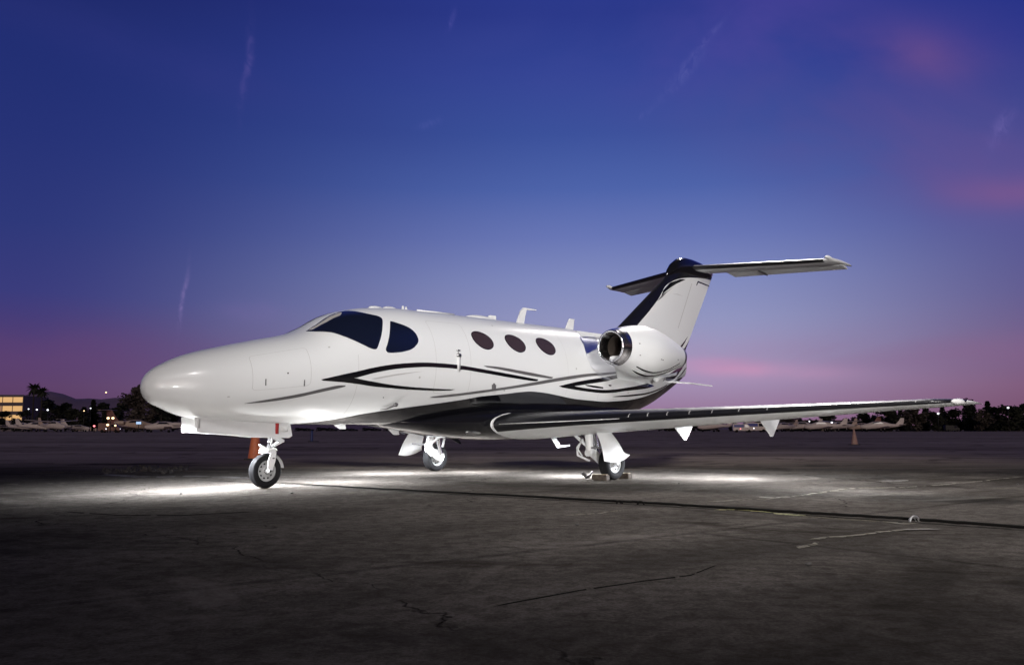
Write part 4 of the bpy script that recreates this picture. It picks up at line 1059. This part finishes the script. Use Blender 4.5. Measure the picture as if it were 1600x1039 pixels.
def tree_src(kind, seed, mk):
    """unit trees about 10 m high"""
    e = empty('tree' if kind != 'palm' else 'palm_tree'); rd = random.Random(seed)
    bm = bmesh.new()
    if kind == 'round':
        cl = clumps(seed, 10, 4.2, 1.6, 15)
        tube(bm, [Vector((0,0,0)), Vector((.15,.1,2)), Vector((-.1,.1,4.5)), Vector((.1,0,7))], [.35,.28,.2,.06], 7)
        for c, r in cl[:8]: tube(bm, [Vector((0,0,1.6+.3*c.z*.4)), c], [.14,.03], 5)
        def fn(rd):
            c, r = rd.choice(cl); d = Vector((rd.gauss(0,1), rd.gauss(0,1), rd.gauss(0,.8))); d.normalize(); return c + d*r*rd.random()**.4
        lb = leaf_mesh(1700, fn, .42, seed, mk)
    elif kind == 'conifer':
        tube(bm, [Vector((0,0,0)), Vector((0,0,9.6))], [.3,.04], 7)
        def fn(rd):
            t = rd.random()**.75; z = .9 + 9.1*t; r = 2.5*(1-t)**.85*(.75+.25*math.sin(z*5))*rd.random()**.5; a = rd.uniform(0,6.28); return Vector((r*math.cos(a), r*math.sin(a), z))
        lb = leaf_mesh(1500, fn, .36, seed, mk)
    elif kind == 'column':
        tube(bm, [Vector((0,0,0)), Vector((0,0,9))], [.2,.04], 6)
        def fn(rd):
            t = rd.random(); z = .5 + 9.5*t; r = 1.25*math.sin(math.pi*min(1, .12+t*.88))**.6*rd.random()**.5; a = rd.uniform(0,6.28); return Vector((r*math.cos(a), r*math.sin(a), z))
        lb = leaf_mesh(1200, fn, .34, seed, mk)
    elif kind == 'hedge':
        cl = [(Vector((rd.uniform(-8,8), rd.uniform(-1.5,1.5), rd.uniform(.8, 7.5)*rd.uniform(.5,1))), rd.uniform(1.0,2.0)) for _ in range(30)]
        for k in range(4): tube(bm, [Vector((-6+4*k,0,0)), Vector((-6+4*k+rd.uniform(-.5,.5),0,5))], [.2,.06], 5)
        def fn(rd):
            c, r = rd.choice(cl); d = Vector((rd.gauss(0,1), rd.gauss(0,1), rd.gauss(0,1))); d.normalize(); q = c + d*r*rd.random()**.4; q.z = max(.1, q.z); return q
        lb = leaf_mesh(2800, fn, .48, seed, mk)
    elif kind == 'gnarled':
        cl = clumps(seed, 10, 5.6, 1.0, 22) + [(Vector((1.9,0,9.6)), 1.0), (Vector((.6,0,9.9)), .9), (Vector((2.6,.3,8.9)), 1.0)]
        tube(bm, [Vector((0,0,0)), Vector((.3,.1,3)), Vector((.9,.1,6)), Vector((1.5,0,9))], [.5,.4,.26,.08], 8)
        for c, r in cl[:14]: tube(bm, [Vector((.3,0,2.4+.3*c.z*.4)), c*.75+Vector((.1,0,1)), c], [.16,.09,.03], 5)
        def fn(rd):
            c, r = rd.choice(cl); d = Vector((rd.gauss(0,1), rd.gauss(0,1), rd.gauss(0,.8))); d.normalize(); return c + d*r*.9*rd.random()**.4
        lb = leaf_mesh(2800, fn, .36, seed, mk)
    else:  # palm
        tube(bm, [Vector((0,0,0)), Vector((.1,0,4)), Vector((.05,0,8.9))], [.20,.15,.13], 8)
        lb = bmesh.new()
        for k in range(70):
            a = rd.uniform(0,6.28); up = rd.uniform(-1.0,1.1); l = rd.uniform(1.25,1.75)
            d = Vector((math.cos(a), math.sin(a), 0)); s = Vector((-d.y, d.x, 0)); o = Vector((.05,0,8.9)); rows = []
            for i in range(7):
                t = i/6; p = o + d*l*t*math.cos(up*.8) + Vector((0,0, l*t*math.sin(up) - .55*t*t)); w = .26*math.sin(math.pi*min(1, .15+t*.85))
                rows.append([p - s*w - Vector((0,0,w*.6)), p, p + s*w - Vector((0,0,w*.6))])
            sheet(lb, rows)
    link('trunk', bm, M['bark'], e, smooth=False)
    link('crown' if kind != 'palm' else 'fronds', lb, M[mk], e, smooth=False)
    return e
SRC = {}
for i, (k, mk) in enumerate([('round','leafA'),('round','leafC'),('conifer','leafA'),('column','leafA'),('hedge','leafA'),('gnarled','leafB'),('palm','leafC'),('round','leafB')]):
    SRC[(k, mk)] = tree_src(k, 40+i, mk)
used = set()
def plant(kind, mk, px, Y, top, label, group=None, wx=1.0, rz=0.0):
    """top: height of the tree in pixels of the photograph above the far edge of the apron"""
    key = (kind, mk); src = SRC[key]
    o = src if key not in used else copy_tree(src); used.add(key)
    H = top/1416.6*Y; s = H/10.0
    p = at(px, Y); o.location = (p.x, p.y, 0); o.scale = (s*wx, s*wx, s); o.rotation_euler = (0, 0, rz)
    tag(o, label, 'palm tree' if kind == 'palm' else 'tree', group); return o
rd = random.Random(21)
plant('palm','leafC', 49, 262, 77, 'taller left palm of the pair rising over the far trees', 'pair of tall palms')
plant('palm','leafC', 62, 262, 71, 'shorter right palm of the pair rising over the far trees', 'pair of tall palms', rz=1.1)
plant('gnarled','leafB', 214, 258, 68, 'big gnarled brownish tree directly behind the nose of the white jet', None, .95)
plant('conifer','leafA', 144, 285, 48, 'pointed dark conifer behind the red lamp on the left', None, 1.35)
leftT = [(6,30,'round','leafA',1.6),(40,31,'round','leafA',1.3),(72,47,'round','leafA',1.25),(88,44,'round','leafC',1.1),(102,42,'round','leafA',1.2),(117,38,'round','leafC',1.3),(130,37,'column','leafA',1.8),(160,42,'round','leafA',1.3),(178,40,'round','leafC',1.2),(190,42,'round','leafA',1.3),(236,48,'round','leafB',1.3),(252,42,'round','leafA',1.3),(270,38,'round','leafC',1.4),(24,24,'hedge','leafA',1.0)]
names = ['leftmost dark bush in front of the lit office building','round dark tree just below the palms','tall dark round tree right of the palms','olive round tree, second right of the palms','dark round tree midway between palms and conifer','low olive tree left of the conifer','narrow dark tree touching the conifer','dark round tree right of the conifer','olive tree behind the orange street lamps','dark round tree left of the big gnarled tree','brownish tree right of the big gnarled tree under the nose','dark tree under the jet nose','low olive tree behind the parked T-tail aircraft','low dark hedge in front of the lit office building']
for (px, h, k, mk, wx), nm in zip(leftT, names):
    plant(k, mk, px, 268 + rd.uniform(-10, 25), h, nm, 'trees along the left horizon', wx, rd.uniform(0, 6))
rightT = [(1012,20,'round'),(1030,31,'round'),(1046,30,'round'),(1062,27,'hedge'),(1090,26,'hedge'),(1120,27,'round'),(1146,25,'hedge'),(1180,27,'hedge'),(1208,28,'round'),(1232,30,'round'),(1262,28,'hedge'),(1296,31,'round'),(1325,30,'hedge'),(1352,33,'round'),(1372,37,'round'),
          (1392,41,'round'),(1408,37,'column'),(1419,40,'column'),(1432,39,'round'),(1448,43,'column'),(1440,36,'hedge'),(1461,33,'round'),(1474,40,'column'),(1488,37,'round'),(1500,33,'hedge'),(1512,50,'column'),(1521,48,'column'),(1534,34,'round'),(1545,46,'conifer'),(1556,36,'round'),(1566,38,'hedge'),(1578,43,'round'),(1590,42,'round'),(1604,41,'round'),(1625,40,'round'),(1545,30,'hedge'),(1470,28,'hedge'),(1222,25,'hedge'),(1246,26,'hedge'),(1280,27,'hedge'),(1308,27,'hedge'),(1345,29,'hedge'),(1368,28,'hedge'),(1395,31,'hedge'),(1418,30,'hedge'),(1524,29,'hedge'),(1590,31,'hedge'),(1615,31,'hedge')]
KN = {'round':'round tree','hedge':'hedge','column':'narrow tree','conifer':'pointed conifer'}
ORD = ['first','second','third','fourth','fifth','sixth','seventh','eighth','ninth','tenth','eleventh','twelfth','thirteenth','fourteenth']
def zone(px):
    return ('beside the tail of the jet' if px < 1075 else 'under the wing around the vans' if px < 1195 else 'behind the parked light aircraft' if px < 1345 else 'right of the parked aircraft' if px < 1455 else 'below the wing tip' if px < 1530 else 'right of the wing tip')
cnt = {}
order = sorted(range(len(rightT)), key=lambda i: rightT[i][0]); lab = {}
for i in order:
    px, h, kd = rightT[i]; z = zone(px); cnt[(z, kd)] = cnt.get((z, kd), 0) + 1
    lab[i] = (z, kd, cnt[(z, kd)])
for i, (px, h, kd) in enumerate(rightT):
    mk = 'leafA' if kd in ('column','conifer','hedge') else rd.choice(['leafA','leafC','leafB'])
    z, _, n = lab[i]
    nm = ('dark %s %s' % (KN[kd], z)) if cnt[(z, kd)] == 1 else ('%s dark %s from the left, %s' % (ORD[n-1], KN[kd], z))
    plant(kd, mk, px, 272 + rd.uniform(-14, 26) + (18 if kd == 'hedge' else 0), h, nm, 'trees along the right horizon', {'round':1.25,'hedge':1.0,'column':1.1,'conifer':1.6}[kd], rd.uniform(0, 6))
for i, px in enumerate([440, 475, 510, 545, 580, 615]):
    plant('hedge','leafA', px, 300 + 6*i, 6.5 + .8*(i % 3), 'low far hedge seen under the belly behind the nose gear, %s from the left' % ['first','second','third','fourth','fifth','sixth'][i], 'far hedges under the belly', 2.3, rd.uniform(-.3,.3))

# --- lit office building on the left
def bx(name, x0, x1, y0, y1, z0, z1, m, parent, bev=0):
    bm = bmesh.new(); box(bm, ((x0+x1)/2, (y0+y1)/2, (z0+z1)/2), (x1-x0, y1-y0, z1-z0), bev=bev); fix(bm); return link(name, bm, m, parent, smooth=False)
Yb = 330; pxm = Yb/1416.6
B0 = at(34, Yb); ob = empty('office_building', (B0.x, Yb, 0)); tag(ob, 'pale office block with orange-lit window bands at the left edge', 'building')
top = 54.5*pxm
bx('wall', -34, 0, 0, 18, 0, top, M['concrete'], ob)
for z0, z1 in ((top-2.4, top-.5), (top-5.6, top-3.7), (top-8.8, top-6.9)):
    for k in range(9):
        x1 = -.3 - 3.7*k
        w_ = bx('window', x1-3.4, x1, -.06, .04, z0, z1, M['litwin2'] if (k in (2,3,6) and z0 < top-3) or (z0 > top-3 and k in (4, 7)) else M['litwin'], ob)
    bx('floor_band', -34, .05, -.25, 0, z0-.5, z0-.25, M['concrete'], ob)
bx('parapet', -34.1, .1, -.15, .2, top, top+.35, M['concrete'], ob)
# --- low pale building behind the trees
for px0, px1, h, Y, lab in ((112,152,17,330,'low pale flat-roofed building between the trees on the left'),(1255,1362,15,330,'long low hangar behind the parked light aircraft on the right')):
    p = at(px0, Y); w = (px1-px0)/1416.6*Y; e = empty('hangar', (p.x, Y, 0)); tag(e, lab, 'hangar')
    hh = h/1416.6*Y; bx('wall', 0, w, 0, 12, 0, hh, M['concrete'], e); bx('roof', -.3, w+.3, -.4, 12.3, hh, hh+.4, M['farred'], e)
    for k in range(3): bx('door', w*(.08+.31*k), w*(.34+.31*k), -.12, 0, 0, hh*.72, M['farwhite'] if k == 1 else M['fartan'], e)

# --- parked aircraft far away
def plane_src(kind, m, m2):
    e = empty('parked_airplane'); Ln = 9.0
    bm = bmesh.new(); rows = []
    for x, r, z in [(-4.5,.05,1.15),(-4.35,.28,1.15),(-3.9,.46,1.15),(-3.0,.60,1.2),(-1.8,.68,1.35),(-.6,.70,1.42),(.6,.62,1.38),(2,.42,1.35),(3.4,.24,1.4),(4.4,.10,1.5)]:
        rows.append([Vector((x, r*.85*math.cos(a), z + r*math.sin(a)*(1.0 + (.25 if math.sin(a) > 0 and -2.4 < x < 1 else 0)))) for a in [2*math.pi*j/16 for j in range(16)]])
    V = sheet(bm, rows, closed=True); bm.faces.new(V[0]); bm.faces.new(V[-1]); fix(bm); link('body', bm, m, e)
    def surf(name, secs, mm):
        bm = bmesh.new(); rows = []
        for le, c, pos, ax in secs:
            rows.append([Vector(pos) + (Vector((le + c*x, 0, z*c)) if ax == 'z' else Vector((le + c*x, z*c, 0))) for x, z in loop_full(.12, 8)])
        V = sheet(bm, rows, closed=True); bm.faces.new(V[0]); bm.faces.new(V[-1]); fix(bm); link(name, bm, mm, e, angle=50)
    wz = 2.05 if kind == 'high' else .85
    for s in (1, -1): surf('wing', [(-1.0,1.9,(0,0,wz),'z'),(-.9,1.8,(0,s*.6,wz+.02),'z'),(-.6,1.3,(0,s*5.4,wz+.35),'z'),(-.4,.7,(0,s*5.7,wz+.40),'z')], m)
    if kind == 'jet':
        surf('tail_fin', [(2.0,2.6,(0,0,1.6),'y'),(3.2,1.7,(0,0,2.9),'y'),(3.9,1.1,(0,0,4.0),'y')], m2)
        for s in (1, -1): surf('tailplane', [(3.9,1.2,(0,0,4.0),'z'),(4.5,.7,(0,s*2.6,4.0),'z')], m)
        for s in (1, -1):
            bm = bmesh.new(); lathe(bm, [(0,.22),(.05,.3),(.6,.36),(1.4,.32),(1.9,.2)], (.8, s*1.05, 1.75), (1,0,0), 16); fix(bm); link('engine', bm, m, e)
    else:
        surf('tail_fin', [(2.7,1.7,(0,0,1.5),'y'),(3.5,1.15,(0,0,2.3),'y'),(3.95,.75,(0,0,2.95),'y')], m2)
        for s in (1, -1): surf('tailplane', [(3.5,1.1,(0,0,1.55),'z'),(3.8,.7,(0,s*1.8,1.6),'z')], m)
    bm = bmesh.new()
    prism(bm, [Vector((-2.2,-.66,1.75)), Vector((-1.7,-.60,2.1)), Vector((-.3,-.60,2.1)), Vector((.3,-.62,1.75))], (0,1.24,0)); fix(bm); link('cabin_glass', bm, M['glass'], e, smooth=False)
    bm = bmesh.new()
    for x, y in ((-3.2,0),(.2,1.3),(.2,-1.3)): tube(bm, [Vector((x,y,.3)), Vector((x,y*.8,1.0))], .07, 8)
    link('gear_legs', bm, M['farwhite'], e)
    bm = bmesh.new()
    for x, y in ((-3.2,0),(.2,1.3),(.2,-1.3)): lathe(bm, [(-.08,.01),(-.08,.28),(.08,.28),(.08,.01)], (x,y,.29), (0,1,0), 16)
    fix(bm); link('wheels', bm, M['tyre'], e)
    return e
PS = {'low': plane_src('low', M['farwhite'], M['farwhite']), 'high': plane_src('high', M['farwhite'], M['fartan']), 'jet': plane_src('jet', M['fartan'], M['farred']), 'jet2': plane_src('jet', M['farwhite'], M['farwhite'])}
pu = set()
def park(kind, px, Y, rz, s, label, group):
    o = PS[kind] if kind not in pu else copy_tree(PS[kind]); pu.add(kind)
    p = at(px, Y); o.location = (p.x, p.y, 0); o.rotation_euler = (0,0,R(rz)); o.scale = (s,)*3; tag(o, label, 'airplane', group)
GL, GR = 'small aircraft parked on the left', 'small aircraft parked on the right'
park('low', 30, 225, 160, 1.0, 'leftmost small white parked aircraft, below the office building', GL)
park('low', 52, 215, 170, 1.05, 'small white parked aircraft, second from the left, below the palms', GL)
park('high', 80, 205, 150, 1.1, 'high-wing white parked aircraft, third from the left', GL)
park('jet2', 118, 215, 178, .75, 'low white parked jet left of the red lamp', GL)
park('jet', 205, 190, 172, 1.15, 'tan parked jet with swept tail under the big gnarled tree', GL)
park('jet2', 262, 178, 20, .95, 'parked T-tail aircraft right under the nose of the white jet', GL)
park('low', 1118, 215, 12, 1.0, 'small white parked aircraft left of the purple-lit van', GR)
park('high', 1228, 222, 35, 1.0, 'high-wing parked aircraft, first right of the outer hanging fin', GR)
park('low', 1258, 232, 15, 1.1, 'white low-wing parked aircraft, second right of the outer hanging fin', GR)
park('low', 1290, 208, -8, 1.05, 'white low-wing parked aircraft left of the faded cone', GR)
park('high', 1316, 236, 25, 1.15, 'high-wing parked aircraft with tan fin just behind the faded cone', GR)
park('jet', 1350, 240, 8, 1.0, 'tan parked jet right of the faded cone', GR)
park('low', 1378, 214, -5, 1.1, 'rightmost small white parked aircraft, with upright tail', GR)

# --- vehicles
def van(px, Y, s, m, m2, label, rz=0, lit=None):
    p = at(px, Y); e = empty('parked_van', (p.x, p.y, 0), R(rz)); e.scale = (s,)*3; tag(e, label, 'van')
    bm = bmesh.new(); prism(bm, [Vector((-2.4,-.95,.4)), Vector((2.4,-.95,.4)), Vector((2.45,-.95,1.1)), Vector((1.8,-.95,1.3)), Vector((1.2,-.95,2.05)), Vector((-2.35,-.95,2.15)), Vector((-2.45,-.95,1.9))], (0,1.9,0))
    bmesh.ops.bevel(bm, geom=bm.edges[:], offset=.08, segments=2, affect='EDGES'); fix(bm); link('body', bm, m, e, angle=40)
    bm = bmesh.new(); prism(bm, [Vector((.5,-.965,1.25)), Vector((1.62,-.965,1.25)), Vector((1.12,-.965,1.9)), Vector((.5,-.965,1.9))], (0,1.93,0)); fix(bm); link('side_window', bm, M['glass'], e, smooth=False)
    bx('stripe', -2.2, .3, -.97, .97, 1.25, 1.9, m2, e)
    for x in (-1.5, 1.55):
        bm = bmesh.new(); lathe(bm, [(-1,.01),(-1,.34),(-.75,.34),(-.75,.01)], (x,0,.34), (0,1,0), 18); lathe(bm, [(.75,.01),(.75,.34),(1,.34),(1,.01)], (x,0,.34), (0,1,0), 18); fix(bm); link('wheel', bm, M['tyre'], e)
    if lit:
        bm = bmesh.new(); lathe(bm, [(0,.001),(0,.13),(.04,.001)], (2.44,-.65,.85), (1,0,0), 14); lathe(bm, [(0,.001),(0,.13),(.04,.001)], (-.6,-.97,.85), (0,-1,0), 14); fix(bm); link('headlight', bm, lit, e)
van(1180, 200, 1.0, M['farwhite'], M['farblue'], 'white van with broad blue band under the right wing', 4, M['cool'])
van(1160, 196, .85, M['farwhite'], M['farblue'], 'smaller white van with red lamp left of the blue-banded van', -5, M['redlamp'])
van(172, 178, .85, M['farred'], M['farred'], 'dark reddish van below the pair of orange street lamps', 5, M['cool'])
van(1487, 250, .8, M['dark'], M['dark'], 'dark van in shadow below the wing tip', 0)

# --- lamps
def lamp(px, Y, hpx, m, label, r=.35, arms=1, kind='street_lamp', cat='street lamp'):
    p = at(px, Y); e = empty(kind, (p.x, Y, 0)); tag(e, label, cat); h = hpx/1416.6*Y
    bm = bmesh.new(); tube(bm, [Vector((0,0,0)), Vector((0,0,h))], [.10,.06], 8)
    if arms == 2: tube(bm, [Vector((-.45,0,h)), Vector((.45,0,h))], .05, 6)
    fix(bm); link('pole', bm, M['dark'], e)
    for x in ((-.45,.45) if arms == 2 else (0,)):
        bm = bmesh.new(); lathe(bm, [(-r*.8,.001),(-r*.6,r*.6),(0,r),(r*.5,r*.75),(r*.8,.001)], (x,-.1,h), (0,0,1), 14); fix(bm); link('lamp_head', bm, m, e)
lamp(172, 172, 22.5, M['warm'], 'double-headed orange street lamp left of the tan parked jet', .27, 2)
lamp(168, 174, 12, M['warm'], 'low warm lamp just below the double street lamp', .26)
lamp(180, 174, 11, M['warm'], 'low warm lamp right of the double street lamp pole', .20)
lamp(147, 200, 9.5, M['redlamp'], 'red warning lamp left of the orange street lamps', .24, kind='warning_lamp', cat='warning lamp')
lamp(43, 240, 35, M['cool'], 'white lamp just right of the lit office building', .20)
lamp(56, 240, 34, M['cool'], 'white lamp below the right palm', .24)
lamp(73, 240, 33.5, M['cool'], 'white lamp in the tall round tree right of the palms', .26)
lamp(130, 250, 32, M['warm'], 'faint lamp left of the conifer', .17)
lamp(140, 250, 36, M['cool'], 'faint white lamp on the conifer', .20)
lamp(1467, 240, 28, M['cool'], 'white lamp in the dark trees left of the wing tip', .30)
lamp(1577, 240, 37, M['cool'], 'white lamp in the dark trees at the far right', .30)
lamp(1228, 240, 13, M['cool'], 'small white lamp just right of the outer hanging fin', .18)
lamp(1265, 236, 16, M['cool'], 'white lamp among the parked light aircraft', .20)
lamp(1300, 238, 14, M['cool'], 'white lamp above the aircraft left of the faded cone', .28)
lamp(163, 3000, 57, M['warm'], 'single light high on the far hill left of the gnarled tree', 2.6)
lamp(1190, 202, 10, M['redlamp'], 'small red lamp between the two vans under the wing', .10, kind='warning_lamp', cat='warning lamp')
p = at(216, 186); e = empty('lit_sign', (p.x, 186, 0)); tag(e, 'small blue-white lit panel beside the gnarled tree trunk', 'lit sign')
bx('frame', -.56, .56, 0, .15, 1.62, 2.22, M['dark'], e); bx('panel', -.5, .5, -.03, 0, 1.68, 2.16, M['screen'], e); bx('post', -.05, .05, 0, .1, 0, 1.62, M['dark'], e)
